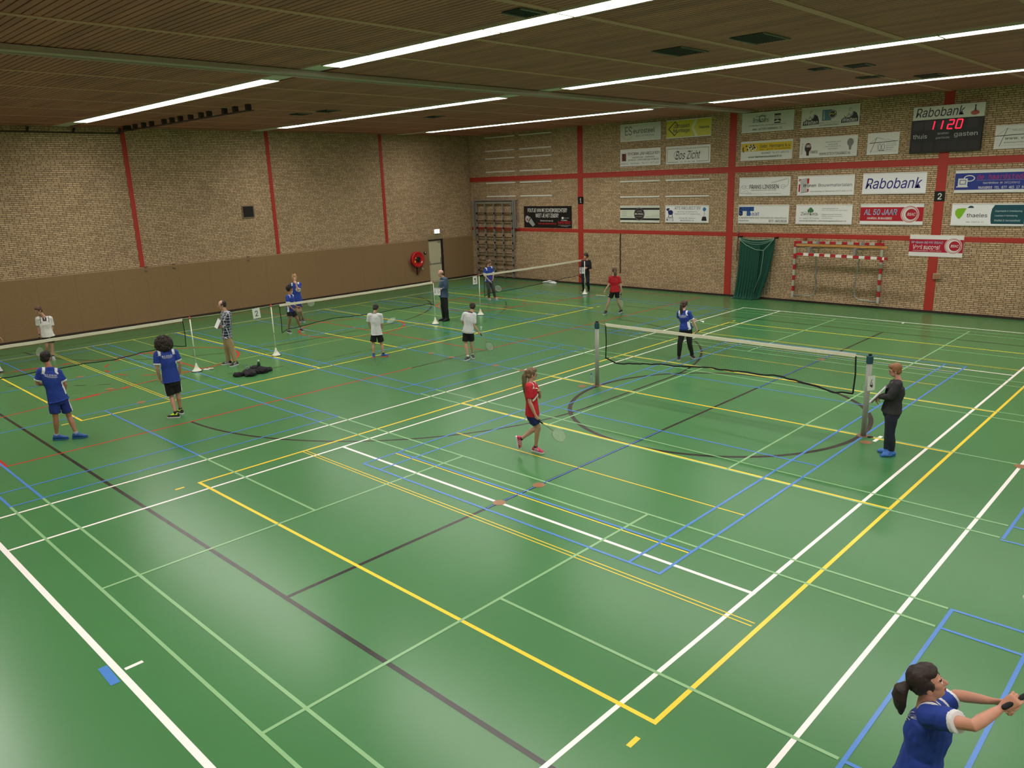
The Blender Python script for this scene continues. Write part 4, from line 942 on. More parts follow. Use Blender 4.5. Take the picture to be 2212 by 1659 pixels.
def flip_board(cs, label, nums=('2', '0'), dark=False):
    TL, TR, BR, BL = [Vector(c_) for c_ in cs]; U = ((TR - TL) + (BR - BL)).normalized(); V = ((TL - BL) + (TR - BR)); V = (V - U * V.dot(U)).normalized(); N = U.cross(V); c0 = (TL + TR + BR + BL) / 4
    w_ = ((TR - TL).length + (BR - BL).length) / 2; h_ = ((TL - BL).length + (TR - BR).length) / 2
    if N.dot(Vector((7.75, -14.03, 4.69)) - c0) < 0: N = -N; flip = True
    t = thing('score_flip_board', label, 'score board', c0[:], 'hand held score boards')
    m = MB(); m.obox(c0, U * w_ / 2, V * h_ / 2, N * .006); obj('backing', m, mat('board_grey', (150, 156, 166), rough=.5), t)
    for s_, n_ in zip((-1, 1), nums):
        cc_ = c0 + U * (s_ * w_ * .25) + N * .0075; m = MB(); m.obox(cc_, U * w_ * .235, V * h_ * .48, N * .001); o = obj('page', m, cmat((226, 228, 228)), t)
        if n_:
            S = Sign(cc_ - U * w_ * .235 - V * h_ * .48 + N * .0015, U, V, N); S.t(n_, w_ * .12, h_ * .28, w_ * .34, h_ * .62, K0, .02); S.r(w_ * .05, h_ * .78, w_ * .42, h_ * .82, GR); obj('digit', S.mb, S.mats, o)
    m = MB(); m.obox(c0 + V * h_ * .5, U * w_ / 2, V * .008, N * .014); obj('ring_binding', m, M_steel, t)

# ---------------------------------------------------------------- people
PP = {
'white_far': ([(-17.89, -7.44, 1.51), (-17.93, -7.32, 1.32), (-17.94, -7.16, 1.24), (-17.97, -7.48, 1.27), (-17.97, -7.14, 0.97), (-18.04, -7.47, 1.02), (-17.90, -7.23, 0.78), (-18.03, -7.49, 0.82), (-17.87, -7.27, 0.67), (-17.98, -7.52, 0.74), (-17.96, -7.23, 0.70), (-18.00, -7.36, 0.71), (-17.95, -7.25, 0.40), (-17.98, -7.37, 0.43), (-17.99, -7.26, 0.09), (-18.05, -7.36, 0.11), (-17.68, -7.32, 0.03), (-17.94, -7.38, 0.03)], -69.6, 15),
'blue_left': ([(-9.02, -9.74, 1.69), (-8.97, -9.74, 1.53), (-8.98, -9.89, 1.46), (-8.93, -9.61, 1.39), (-9.05, -9.97, 1.21), (-8.94, -9.52, 1.12), (-9.21, -9.81, 1.13), (-9.07, -9.53, 0.93), (-9.25, -9.72, 1.11), (-9.14, -9.55, 0.85), (-8.94, -9.77, 0.86), (-8.96, -9.60, 0.83), (-8.96, -9.79, 0.49), (-8.98, -9.54, 0.44), (-8.91, -9.84, 0.15), (-8.96, -9.48, 0.08), (-9.00, -9.64, 0.03), (-8.81, -9.38, 0.03)], 135.2, 5),
'curly': ([(-8.92, -7.51, 1.58), (-8.88, -7.51, 1.46), (-8.89, -7.70, 1.40), (-8.81, -7.35, 1.40), (-8.88, -7.74, 1.10), (-8.76, -7.29, 1.13), (-8.93, -7.70, 0.86), (-8.86, -7.30, 0.89), (-8.96, -7.66, 0.76), (-8.93, -7.32, 0.79), (-8.80, -7.60, 0.79), (-8.78, -7.43, 0.78), (-8.83, -7.55, 0.43), (-8.82, -7.41, 0.48), (-8.77, -7.54, 0.07), (-8.85, -7.39, 0.11), (-8.80, -7.70, 0.03), (-8.98, -7.38, 0.03)], 148.5, 15),
'plaid': ([(-12.63, -4.35, 1.70), (-12.60, -4.30, 1.55), (-12.41, -4.30, 1.47), (-12.77, -4.26, 1.45), (-12.40, -4.34, 1.16), (-12.83, -4.32, 1.13), (-12.56, -4.45, 1.10), (-12.75, -4.38, 1.06), (-12.64, -4.48, 1.13), (-12.78, -4.44, 1.10), (-12.53, -4.36, 0.82), (-12.70, -4.30, 0.79), (-12.49, -4.29, 0.47), (-12.73, -4.33, 0.45), (-12.47, -4.25, 0.10), (-12.72, -4.32, 0.11), (-12.38, -4.50, 0.03), (-12.86, -4.49, 0.03)], -115.4, 5),
'navy': ([(-15.38, -0.63, 1.51), (-15.39, -0.65, 1.35), (-15.48, -0.52, 1.25), (-15.31, -0.79, 1.27), (-15.54, -0.49, 0.97), (-15.27, -0.83, 1.01), (-15.43, -0.41, 0.88), (-15.23, -0.66, 0.83), (-15.36, -0.34, 0.85), (-15.22, -0.58, 0.78), (-15.46, -0.61, 0.77), (-15.36, -0.75, 0.79), (-15.40, -0.46, 0.48), (-15.36, -0.75, 0.54), (-15.34, -0.39, 0.14), (-15.39, -0.84, 0.15), (-15.08, -0.35, 0.03), (-15.37, -0.68, 0.03)], 79.8, 0),
'blond': ([(-17.02, 0.54, 1.64), (-17.05, 0.56, 1.47), (-16.97, 0.69, 1.41), (-17.12, 0.43, 1.41), (-16.90, 0.56, 1.19), (-17.11, 0.39, 1.13), (-16.86, 0.49, 1.47), (-17.06, 0.38, 0.88), (-16.90, 0.48, 1.55), (-17.04, 0.41, 0.77), (-17.01, 0.62, 0.78), (-17.07, 0.52, 0.78), (-17.00, 0.64, 0.46), (-17.04, 0.57, 0.45), (-16.97, 0.69, 0.16), (-17.05, 0.60, 0.16), (-16.83, 0.71, 0.03), (-17.02, 0.64, 0.03)], -25.7, 5),
'white_mid': ([(-9.97, -1.15, 1.40), (-9.95, -1.21, 1.28), (-10.02, -1.36, 1.22), (-9.84, -1.10, 1.20), (-10.08, -1.36, 1.00), (-9.87, -1.06, 0.92), (-10.19, -1.21, 0.82), (-10.00, -0.98, 0.77), (-10.19, -1.11, 0.77), (-10.10, -0.99, 0.76), (-9.97, -1.29, 0.67), (-9.88, -1.16, 0.67), (-10.02, -1.30, 0.38), (-9.88, -1.11, 0.36), (-10.00, -1.32, 0.09), (-9.84, -1.11, 0.09), (-10.19, -1.21, 0.03), (-9.81, -0.98, 0.03)], 124.1, 25),
'denim': ([(-12.89, 3.86, 1.69), (-12.84, 3.92, 1.56), (-12.66, 3.87, 1.49), (-12.98, 3.99, 1.47), (-12.62, 3.84, 1.20), (-13.04, 3.96, 1.21), (-12.77, 3.78, 1.17), (-13.03, 3.86, 1.17), (-12.88, 3.76, 1.15), (-13.01, 3.80, 1.13), (-12.77, 3.87, 0.89), (-12.93, 3.96, 0.87), (-12.73, 3.89, 0.47), (-12.95, 3.93, 0.45), (-12.72, 3.91, 0.11), (-12.94, 3.94, 0.10), (-12.78, 3.76, 0.03), (-13.03, 3.77, 0.03)], -126.0, 8),
'white_racket': ([(-7.54, 0.30, 1.44), (-7.53, 0.24, 1.33), (-7.63, 0.08, 1.26), (-7.42, 0.25, 1.24), (-7.73, 0.07, 1.06), (-7.42, 0.21, 0.96), (-7.82, 0.21, 0.91), (-7.39, 0.34, 0.77), (-7.83, 0.31, 0.87), (-7.38, 0.38, 0.72), (-7.62, 0.07, 0.76), (-7.52, 0.17, 0.74), (-7.64, 0.07, 0.45), (-7.55, 0.21, 0.45), (-7.51, 0.01, 0.11), (-7.57, 0.24, 0.12), (-7.51, -0.18, 0.03), (-7.50, 0.23, 0.03)], 137.3, 25),
'girl_grey': ([(-14.95, 8.29, 1.54), (-15.00, 8.28, 1.39), (-14.97, 8.45, 1.33), (-15.02, 8.11, 1.28), (-14.90, 8.46, 1.05), (-15.04, 8.06, 1.07), (-14.87, 8.39, 0.87), (-14.86, 8.11, 0.89), (-14.83, 8.33, 0.82), (-14.79, 8.14, 0.82), (-14.98, 8.37, 0.79), (-15.01, 8.20, 0.80), (-14.91, 8.42, 0.46), (-14.97, 8.23, 0.47), (-14.87, 8.48, 0.12), (-14.98, 8.23, 0.13), (-14.74, 8.53, 0.03), (-14.89, 8.28, 0.03)], 25.3, 20),
'ump_black': ([(-12.83, 11.97, 1.56), (-12.82, 12.01, 1.41), (-12.74, 12.10, 1.34), (-12.93, 11.89, 1.34), (-12.68, 12.09, 1.06), (-12.96, 11.83, 1.11), (-12.68, 11.84, 1.10), (-12.79, 11.71, 1.07), (-12.70, 11.76, 1.12), (-12.73, 11.72, 1.08), (-12.79, 12.03, 0.83), (-12.94, 11.91, 0.82), (-12.77, 12.01, 0.50), (-12.92, 11.89, 0.51), (-12.77, 12.07, 0.14), (-12.93, 11.92, 0.16), (-12.81, 12.05, 0.03), (-13.22, 12.03, 0.03)], -91.6, 5),
'red_far': ([(-8.57, 8.18, 1.57), (-8.56, 8.16, 1.41), (-8.66, 8.09, 1.33), (-8.44, 8.25, 1.32), (-8.71, 8.08, 1.09), (-8.39, 8.31, 1.07), (-8.85, 8.02, 0.87), (-8.38, 8.36, 0.86), (-8.90, 8.00, 0.78), (-8.41, 8.38, 0.77), (-8.61, 8.13, 0.82), (-8.47, 8.23, 0.83), (-8.75, 8.09, 0.45), (-8.49, 8.31, 0.45), (-8.77, 7.95, 0.14), (-8.39, 8.35, 0.17), (-8.81, 7.73, 0.03), (-8.62, 8.54, 0.03)], 141.4, 0),
'blue_pony': ([(-2.81, 3.39, 1.47), (-2.80, 3.34, 1.36), (-2.92, 3.33, 1.26), (-2.65, 3.36, 1.28), (-2.99, 3.46, 1.06), (-2.56, 3.44, 1.05), (-2.82, 3.77, 1.01), (-2.51, 3.54, 0.84), (-2.74, 3.84, 1.02), (-2.51, 3.57, 0.77), (-2.80, 3.34, 0.84), (-2.67, 3.42, 0.84), (-2.86, 3.30, 0.47), (-2.67, 3.46, 0.47), (-2.86, 3.27, 0.13), (-2.61, 3.51, 0.16), (-2.84, 3.22, 0.03), (-2.62, 3.67, 0.03)], 86.0, 15),
'red_near': ([(-1.03, -4.47, 1.47), (-1.06, -4.49, 1.32), (-1.11, -4.35, 1.24), (-0.98, -4.61, 1.29), (-1.07, -4.23, 0.99), (-0.94, -4.64, 1.02), (-0.94, -4.39, 1.17), (-0.89, -4.55, 0.76), (-0.95, -4.45, 1.23), (-0.87, -4.51, 0.67), (-1.10, -4.42, 0.71), (-0.98, -4.53, 0.76), (-1.03, -4.39, 0.47), (-0.92, -4.45, 0.52), (-1.26, -4.57, 0.26), (-0.97, -4.49, 0.15), (-1.27, -4.55, 0.07), (-0.87, -4.34, 0.03)], 52.2, 5),
'ump_grey': ([(3.71, -0.76, 1.48), (3.78, -0.74, 1.33), (3.83, -0.93, 1.29), (3.67, -0.58, 1.22), (3.74, -1.02, 1.09), (3.59, -0.59, 1.01), (3.55, -0.94, 1.04), (3.48, -0.73, 0.97), (3.51, -0.91, 0.94), (3.43, -0.77, 0.94), (3.75, -0.85, 0.80), (3.69, -0.67, 0.74), (3.76, -0.85, 0.44), (3.70, -0.68, 0.39), (3.79, -0.83, 0.11), (3.67, -0.68, 0.07), (3.58, -0.99, 0.03), (3.53, -0.64, 0.03)], -158.0, 12),
'blue_near': ([(6.69, -9.39, 1.66), (6.70, -9.39, 1.50), (6.72, -9.21, 1.39), (6.75, -9.53, 1.53), (6.78, -9.04, 1.42), (7.00, -9.63, 1.66), (7.01, -9.22, 1.59), (7.09, -9.42, 1.70), (7.11, -9.25, 1.64), (7.13, -9.40, 1.75), (6.67, -9.29, 0.89), (6.72, -9.49, 1.04), (7.03, -9.11, 0.50), (6.78, -9.46, 0.50), (6.94, -9.15, 0.10), (6.69, -9.50, 0.10), (7.11, -9.06, 0.03), (6.87, -9.41, 0.03)], 27.8, -22),
'edge_boy': ([(-17.13, -9.00, 1.71), (-17.14, -9.01, 1.56), (-17.22, -8.92, 1.45), (-17.06, -9.13, 1.49), (-17.15, -8.83, 1.17), (-17.07, -9.21, 1.28), (-17.08, -8.71, 1.01), (-16.97, -9.20, 1.14), (-17.07, -8.66, 0.93), (-16.91, -9.15, 1.10), (-17.20, -9.07, 0.98), (-17.12, -9.20, 1.01), (-17.18, -8.96, 0.62), (-17.13, -9.24, 0.62), (-17.11, -8.86, 0.17), (-17.17, -9.33, 0.22), (-17.13, -8.77, 0.03), (-17.43, -9.20, 0.03)], 48.5, 10),
}
def skin_m(c_): return mat('skin_%d_%d' % (c_[0], c_[1]), c_, rough=.55, var=.05, vscale=12)
def person(key, H, label, skin=(178, 132, 108), hair=('short', (36, 26, 22)), top=('tee', 'blue'), low=('shorts', (18, 18, 20)), shoe=((40, 44, 60), (220, 220, 220), None),
           sock=None, build=1.0, female=False, vox=.008, curl=(.45, .45), glasses=False, prn=None, sleeve=.55, hem=.10, legk=.55, wave=.006):
    J, yw_, pt = PP[key]; J = [Vector(j) for j in J]
    (hd, nk, sL, sR, eL, eR, wL, wR, hL, hR, pL, pR, kL, kR, aL, aR, tL, tR) = J
    s = H / 1.75; zz = (pL.z + pR.z) / 2; pL.z = pR.z = zz
    pv = (pL + pR) / 2; base = Vector(((aL.x + aR.x) / 2, (aL.y + aR.y) / 2, 0))
    CAMP = Vector((7.75, -14.035, 4.693))
    for A_ in (aL, aR):
        if A_.z < .22: A_[:] = CAMP + (A_ - CAMP) * ((CAMP.z - .10 * s) / (CAMP.z - A_.z))
    T = thing('person', label, 'person', base[:], 'people in the hall')
    shv = (sR - sL); shm = (sL + sR) / 2; side = shv.normalized(); upb = (nk - pv).normalized(); hipv = (pR - pL).normalized()
    sideh = (side - Vector((0, 0, 1)) * side.z).normalized(); back = upb.cross(side).normalized()   # points forward or backward
    yr = math.radians(yw_); ph = math.radians(pt)
    hf = Vector((math.cos(yr) * math.cos(ph), math.sin(yr) * math.cos(ph), -math.sin(ph))); hr = hf.cross(Vector((0, 0, 1))).normalized(); hu = hr.cross(hf)
    fw = Vector((0, 0, 1)).cross(sideh)    # forward of the chest: up x right
    b = build
    # torso centre line sections
    def lerp(a, c_, t): return a + (c_ - a) * t
    tp = [lerp(pv, shm, t) for t in (-.14, 0, .22, .45, .70, .90, 1.0)] + [lerp(shm, nk, .8)]
    hw = [(.09, .08), (.158, .112), (.145, .105), (.128, .095), (.148, .108), (.150, .096), (.115, .07), (.058, .055)]
    if female: hw = [(.09, .08), (.165, .115), (.148, .105), (.118, .09), (.140, .112), (.138, .09), (.10, .066), (.05, .048)]
    hw = [(a * s * b, c_ * s * b * (1.0 if b == 1 else 1.12)) for a, c_ in hw]
    sides = [hipv, hipv, hipv, (hipv + side).normalized(), side, side, side, side]
    def torso(mb, ease=0., start=0, end=8, flare=0.):
        secs = []
        for i in range(start, end):
            a = tp[max(i - 1, 0)]; c_ = tp[min(i + 1, 7)]; Tt = (c_ - a).normalized(); U = sides[i] - Tt * sides[i].dot(Tt); U.normalize(); V = Tt.cross(U)
            e = ease + (flare if i == start else 0)
            secs.append((tp[i], U, V, hw[i][0] + e, hw[i][1] + e * .9))
        mb.loft(secs, 20)
    m = MB(); torso(m, -.006 * s)
    nb = hd - hu * .07 * s - hf * .015 * s
    m.limb([nk - upb * .02, lerp(nk, nb, .5), nb], [.058 * s, .052 * s, .05 * s], side, 14)
    # head
    def HP(x, y, z): return hd + (hr * x + hf * y + hu * z) * s
    def he(c_, a, bb, cz, n=18): m.ell(HP(*c_), hr, hf, hu, a * s, bb * s, cz * s, n)
    he((0, -.012, .03), .074, .094, .088); he((0, .028, -.04), .055, .058, .075); he((0, .05, -.082), .03, .03, .024); he((0, .045, -.005), .062, .045, .05)
    m.limb([HP(0, .082, .012), HP(0, .096, -.012), HP(0, .104, -.028)], [.009 * s, .011 * s, .013 * s], hr, 10)
    he((0, .092, -.030), .016, .012, .009); he((0, .082, -.058), .024, .012, .012)
    he((.03, .070, .024), .022, .018, .008); he((-.03, .070, .024), .022, .018, .008)
    for sx in (-1, 1): m.ell(HP(.077 * sx, -.008, -.015), hf, hu, hr, .018 * s, .032 * s, .010 * s, 10)
    # arms with hands
    def hand(W, Hn, inner, crl, sgn):
        d_ = (Hn - W)
        if d_.length < .01: d_ = Vector((0, 0, -1))
        d_.normalize(); n_ = inner - d_ * inner.dot(d_)
        if n_.length < .05: n_ = Vector((0, 0, 1)).cross(d_)
        n_.normalize(); e_ = d_.cross(n_) * sgn
        q = s * .98
        m.loft([(W + d_ * (a * q), e_, n_, w_ * q, h_ * q) for a, w_, h_ in ((-.01, .024, .02), (.02, .031, .019), (.05, .04, .017), (.085, .042, .014), (.098, .036, .010))], 14)
        for off, ln_, r_ in ((-.031, .062, .0082), (-.0105, .078, .0090), (.0105, .084, .0092), (.031, .074, .0088)):
            p = W + d_ * .088 * q + e_ * off * q; c1 = crl * .75; a = 0; pts = [p - d_ * .02 * q, p]; dd = d_.copy()
            for f_ in (.42, .32, .26):
                a += c1; dd = d_ * math.cos(a) + n_ * math.sin(a) + e_ * off * 1.2; dd.normalize(); p = p + dd * (ln_ * f_ * q); pts.append(p)
            m.limb(pts, [r_ * q * 1.1, r_ * q * 1.1, r_ * q, r_ * .95 * q, r_ * .85 * q], e_, 8)
        p = W + d_ * .02 * q + e_ * .026 * q; d1_ = (d_ * .75 + e_ * .55 + n_ * (.2 + .5 * crl)).normalized(); p1 = p + d1_ * .042 * q; d2_ = (d_ * .95 + e_ * .05 + n_ * (.2 + .7 * crl)).normalized()
        m.limb([p, p1, p1 + d2_ * .032 * q], [.013 * q, .011 * q, .009 * q], n_, 8)
    for (S_, E_, W_, H_, sg, cr_) in ((sL, eL, wL, hL, 1, curl[0]), (sR, eR, wR, hR, -1, curl[1])):
        m.limb([lerp(shm, S_, .5), S_], [.06 * s * b, .052 * s], upb, 12)
        m.limb([S_, lerp(S_, E_, .35), lerp(S_, E_, .8), E_, lerp(E_, W_, .25), lerp(E_, W_, .7), W_], [.053 * s * b, .047 * s * b, .038 * s * b, .036 * s, .038 * s, .030 * s, (.024 * s, .020 * s)], side, 14)
        hand(W_, H_, (pv + upb * .2 - W_), cr_, sg)
    # legs
    for (P0, K_, A_, T_) in ((pL, kL, aL, tL), (pR, kR, aR, tR)):
        dn = (K_ - P0).normalized(); cb = -(fw)
        m.limb([P0 + upb * .02, lerp(P0, K_, .3), lerp(P0, K_, .75), K_], [.080 * s * b, .076 * s * b, .057 * s * b, .049 * s * b], side, 14)
        m.limb([K_, lerp(K_, A_, .3) + cb * .014 * s, lerp(K_, A_, .6) + cb * .006 * s, lerp(K_, A_, .9), A_ - Vector((0, 0, .02))], [.049 * s * b, .052 * s * b, .041 * s * b, .032 * s, .032 * s], side, 14)
        td = (T_ - A_); td.z *= (1 if A_.z > .22 else 0)
        if td.length < .02: td = fw.copy()
        td.normalize(); m.limb([A_ - Vector((0, 0, .03)), A_ + td * .1 * s - Vector((0, 0, .045))], [.034 * s, .028 * s], side, 10)
    hdn, hfn, hrn, hun = [np.array(v_, np.float32) for v_ in (hd, hf, hr, hu)]
    def cls(c_):
        q = (c_ - hdn) / s; x = np.abs(q @ hrn); y = q @ hfn; z = q @ hun; out = np.zeros(len(c_), int)
        out[(y > .075) & (x < .024) & (np.abs(z + .058) < .008)] = 1
        if vox > .0055: out[(y > .065) & (np.abs(x - .031) < .011) & (np.abs(z - .002) < .005)] = 2
        out[(y > .068) & (np.abs(x - .032) < .017) & (np.abs(z - .026) < .004)] = 3
        return out
    body = remesh(m, vox, 2, 'body', [skin_m(skin), mat('lips', (150, 70, 66), rough=.4), mat('eyes', (40, 32, 30), rough=.2), mat('brow_%d' % hair[1][0], tuple(int(v_ * .8) for v_ in hair[1]), rough=.8)], T, classify=cls)
    if vox < .0055:
        for sx in (-1, 1):
            m = MB(); m.ell(HP(.030 * sx, .079, .001), hr, hf, hu, .0125 * s, .008 * s, .0065 * s, 12); e_o = obj('eye', m, mat('eye_white', (226, 222, 218), rough=.2), T, True)
            m = MB(); m.ell(HP(.030 * sx, .0855, .001), hr, hf, hu, .005 * s, .0028 * s, .005 * s, 10); obj('iris', m, mat('iris', (58, 40, 30), rough=.2), e_o, True)
    # ---- clothing
    kind, colr = top
    CB, CW = (30, 62, 150), (226, 228, 232)
    main = {'blue': (28, 58, 148), 'white': (214, 216, 220), 'red': (178, 20, 34), 'polo': (216, 214, 212), 'plaid': (90, 90, 100), 'denim': (56, 78, 104)}.get(colr, colr)
    mt = [mat('cloth_%d_%d_%d' % main, main, rough=.8, var=.06, vscale=25), mat('cloth_white', (222, 224, 228), rough=.8), mat('cloth_trim', (60, 40, 46), rough=.8), mat('cloth_navy', (20, 34, 90), rough=.8)]
    if colr == 'plaid': mt[0] = plaid_mat(T)
    if colr == 'denim': mt[0] = mat('denim_shirt', (56, 78, 104), rough=.85, var=.35, vscale=40)
    g = MB(); tp0 = tp[0]; tp[0] = lerp(pv, shm, -hem / max((shm - pv).length, .1)); h0 = hw[0]; hw[0] = (hw[1][0] * 1.0, hw[1][1] * 1.0)
    torso(g, .022 * s, 0, 7, .020); tp[0] = tp0; hw[0] = h0
    g.limb([shm - upb * .01, lerp(shm, nk, .75)], [(.10 * s, .075 * s), (.072 * s, .066 * s)], side, 16, 0, True, False)
    ends = []
    for (S_, E_, W_) in ((sL, eL, wL), (sR, eR, wR)):
        g.limb([lerp(shm, S_, .45), S_], [.075 * s * b, .068 * s * b], upb, 14)
        if kind == 'long': g.limb([S_, lerp(S_, E_, .5), E_, lerp(E_, W_, .5), lerp(E_, W_, .95)], [.068 * s * b, .062 * s * b, .054 * s * b, .046 * s, .038 * s], side, 14, 0, True, False); ends.append((S_, W_, .9, 9))
        else:
            q = lerp(S_, E_, sleeve + .18); g.limb([S_, lerp(S_, q, .5), q], [.066 * s * b, .066 * s * b, .068 * s * b], side, 14, 0, True, False); ends.append((S_, q, .86, (q - S_).length))
    pvn, upn, sdn, fwn, shn = [np.array(v_, np.float32) for v_ in (pv, upb, side, fw, shm)]; halfw = shv.length / 2
    def clt(c_):
        q = c_ - shn; u = q @ sdn; v = q @ upn; w_ = q @ fwn; out = np.zeros(len(c_), int); au = np.abs(u)
        for (S_, Q_, f_, L_) in ends:
            if L_ > 5: continue
            D = np.array((Q_ - S_).normalized(), np.float32); t_ = (c_ - np.array(S_, np.float32)) @ D / L_
            dist = np.linalg.norm(c_ - np.array(Q_, np.float32), axis=1)
            if colr == 'blue': out[(t_ > f_) & (dist < .1)] = 1
        if colr == 'blue':
            for (S_, Q_, f_, L_) in ends:
                ds = np.linalg.norm(c_ - np.array(S_, np.float32), axis=1); D = np.array((Q_ - S_).normalized(), np.float32)
                out[(ds > .070 * s) & (ds < .098 * s) & (((c_ - np.array(S_, np.float32)) @ D) < .03) & (v > -.075) & (au < halfw)] = 1
            out[(au > halfw * .55) & (v < -.22) & (v > -.5) & (np.abs(w_ + .02) < (.05 if vox < .0055 else .03))] = 1
            if vox < .0055: out[(v > .06) & (w_ > .0) & (au < .085)] = 1
        if colr == 'red' and key == 'red_near': out[(au > halfw * .45) & (au < halfw * .72) & (v > -.03)] = 1; out[(w_ > .05) & (np.abs(v + .22 + (au - .06)) < .025) & (au < .11)] = 1
        if colr == 'polo': out[(np.abs(au - halfw * .66) < .008) & (v > -.12)] = 2; out[(w_ > 0) & (au < .05) & (v > -.06) & (au > (v + .04) * .2)] = 2
        if colr in ('white', 'polo'): out[(au < .085) & (v > .055)] = 2
        return out
    shirt = remesh(g, .0055 if vox < .006 else max(vox, .008), 3, 'shirt', mt, T, .011 * s, 7, (1, 1, .55), classify=clt, grow=.002)
    lk, lc = low
    lm = [mat('legwear_%d_%d_%d' % lc, lc, rough=.85, var=.12, vscale=18), mt[1]]
    g = MB(); secs = []
    for t_, e in ((-.16, .0), (0, .006), (.07, .0)):
        c_ = lerp(pv, shm, t_); U = hipv - upb * hipv.dot(upb); U.normalize(); a_, b_ = (hw[1] if t_ > -.1 else (hw[1][0] * .9, hw[1][1] * .9)); secs.append((c_, U, upb.cross(U), a_ + e * s, b_ + e * s))
    g.loft(secs, 20)
    for (P0, K_, A_) in ((pL, kL, aL), (pR, kR, aR)):
        if lk == 'shorts': q = lerp(P0, K_, legk + .1); g.limb([P0, lerp(P0, q, .5), q], [.088 * s * b, .094 * s * b, .098 * s * b], side, 16, 0, True, False)
        else: g.limb([P0, lerp(P0, K_, .4), K_, lerp(K_, A_, .4), lerp(K_, A_, .96)], [.090 * s * b, .090 * s * b, .070 * s * b, .066 * s * b, .052 * s], side, 16, 0, True, False)
    def cll(c_):
        q = c_ - pvn; u = np.abs(q @ np.array(hipv, np.float32)); w_ = q @ fwn; out = np.zeros(len(c_), int)
        if key in ('curly', 'blue_left', 'blond'): out[(u > .125 * s) & (np.abs(w_) < .022) & (q[:, 2] < -.04)] = 1
        if key == 'red_far': out[(u > .12 * s) & (np.abs(w_) < .03) & (q[:, 2] < -.02) & (np.floor(q[:, 2] / .035) % 2 == 0)] = 1
        return out
    remesh(g, max(vox, .008), 2, 'shorts' if lk == 'shorts' else 'trousers', lm, T, .012 * s, 8, (1, 1, .5), classify=cll)
    # ---- shoes and socks
    c1, c2, c3 = shoe
    for (A_, T_, K_) in ((aL, tL, kL), (aR, tR, kR)):
        raised = A_.z > .22
        if raised: f_ = (T_ - A_); f_ = (f_ - (A_ - K_).normalized() * .02).normalized(); u_ = (K_ - A_).normalized(); u_ = (u_ - f_ * u_.dot(f_)).normalized(); org = A_ - u_ * .085 * s
        else:
            f_ = Vector((T_.x - A_.x, T_.y - A_.y, 0))
            if f_.length < .04: f_ = Vector((hf.x, hf.y, 0))
            f_.normalize(); u_ = Vector((0, 0, 1)); org = Vector((A_.x, A_.y, .002))
        r_ = f_.cross(u_)
        def F_(x, z): return org + f_ * x * s + u_ * z * s
        m = MB(); prof = [(-.075, .028, .05), (-.06, .038, .09), (-.02, .042, .105), (.03, .043, .098), (.08, .045, .07), (.13, .046, .05), (.165, .040, .04), (.19, .022, .03)]
        m.loft([(F_(x, .02 + h_ / 2), r_, u_, w_ * s, (h_ / 2) * s) for x, w_, h_ in prof], 16)
        if c3 == 'cover': m = MB(); m.loft([(F_(x, .004 + h_ / 2), r_, u_, w_ * s * 1.18, (h_ / 2 + .012) * s) for x, w_, h_ in prof], 16)
        orgn, fn, un, rn = [np.array(v_, np.float32) for v_ in (org, f_, u_, r_)]
        def csh(c_):
            q = (c_ - orgn) / s; x = q @ fn; z = q @ un; y = np.abs(q @ rn); out = np.zeros(len(c_), int)
            if c3 == 'stripes': out[(y > .025) & (x > -.01) & (x < .1) & (np.abs((x + z * .6) % .036 - .018) < .007) & (z > .03)] = 1
            elif c3 == 'swoosh': out[(y > .02) & (x > 0) & (x < .13) & (np.abs(z - .035 - x * .12) < .010)] = 1
            elif c3 and c3 != 'cover': out[(z > .07) & (x > -.05)] = 2
            return out
        third = c3 if isinstance(c3, tuple) else (120, 120, 120)
        sh = remesh(m, .007, 1, 'shoe', [mat('shoe_%d_%d_%d' % c1, c1, rough=.6), mat('shoe2_%d_%d_%d' % c2, c2, rough=.6), mat('shoe3_%d_%d' % third[:2], third, rough=.6)], T, .012 if c3 == 'cover' else 0, 22, classify=csh)
        if c3 != 'cover':
            m = MB(); ol = [(-.078, .03), (-.05, .040), (0, .041), (.06, .043), (.13, .049), (.17, .042), (.195, .024)]
            top_ = [F_(x, .028) + r_ * w_ * s for x, w_ in ol] + [F_(x, .028) - r_ * w_ * s for x, w_ in reversed(ol)]; bot = [p - u_ * .026 * s for p in top_]; n = len(top_)
            m.add(top_ + bot, [tuple(range(n)), tuple(range(2 * n - 1, n - 1, -1))] + [(i, n + i, n + (i + 1) % n, (i + 1) % n) for i in range(n)]); fixn(obj('sole', m, mat('sole_%d_%d_%d' % c2, c2, rough=.6), sh))
        if sock:
            g = (K_ - A_).normalized(); m = MB(); m.limb([A_ - g * .02, A_ + g * .045 * s], [.040 * s, .039 * s], side, 14, 0, False, False); obj('sock', m, mat('sock_%d_%d' % sock[:2], sock, rough=.9), T, True)
    # ---- hair
    hk, hc = hair; m = MB(); hm = mat('hair_%d_%d' % (hc[0], hc[1]), hc, rough=.6, var=.3, vscale=60)
    def hb(c_, a, bb, cz): m.ell(HP(*c_), hr, hf, hu, a * s, bb * s, cz * s, 16)
    amp, fr = .006, 45
    if hk == 'bald':
        hb((0, -.055, -.005), .080, .055, .05); hb((.05, -.02, .0), .034, .05, .035); hb((-.05, -.02, .0), .034, .05, .035); amp = .002
    else:
        if hk == 'recede': hb((0, -.05, .045), .083, .066, .076); hb((0, -.06, -.01), .076, .05, .06); hb((.055, -.01, .02), .03, .045, .04); hb((-.055, -.01, .02), .03, .045, .04); amp = .004
        elif hk == 'tail': hb((0, -.026, .040), .083, .088, .086); hb((0, -.06, -.005), .074, .045, .055); amp = .003
        else: hb((0, -.022, .045), .090, .097, .094); hb((0, -.055, -.012), .082, .06, .068); amp = .007
        if hk == 'short': hb((0, .02, .085), .06, .065, .042)
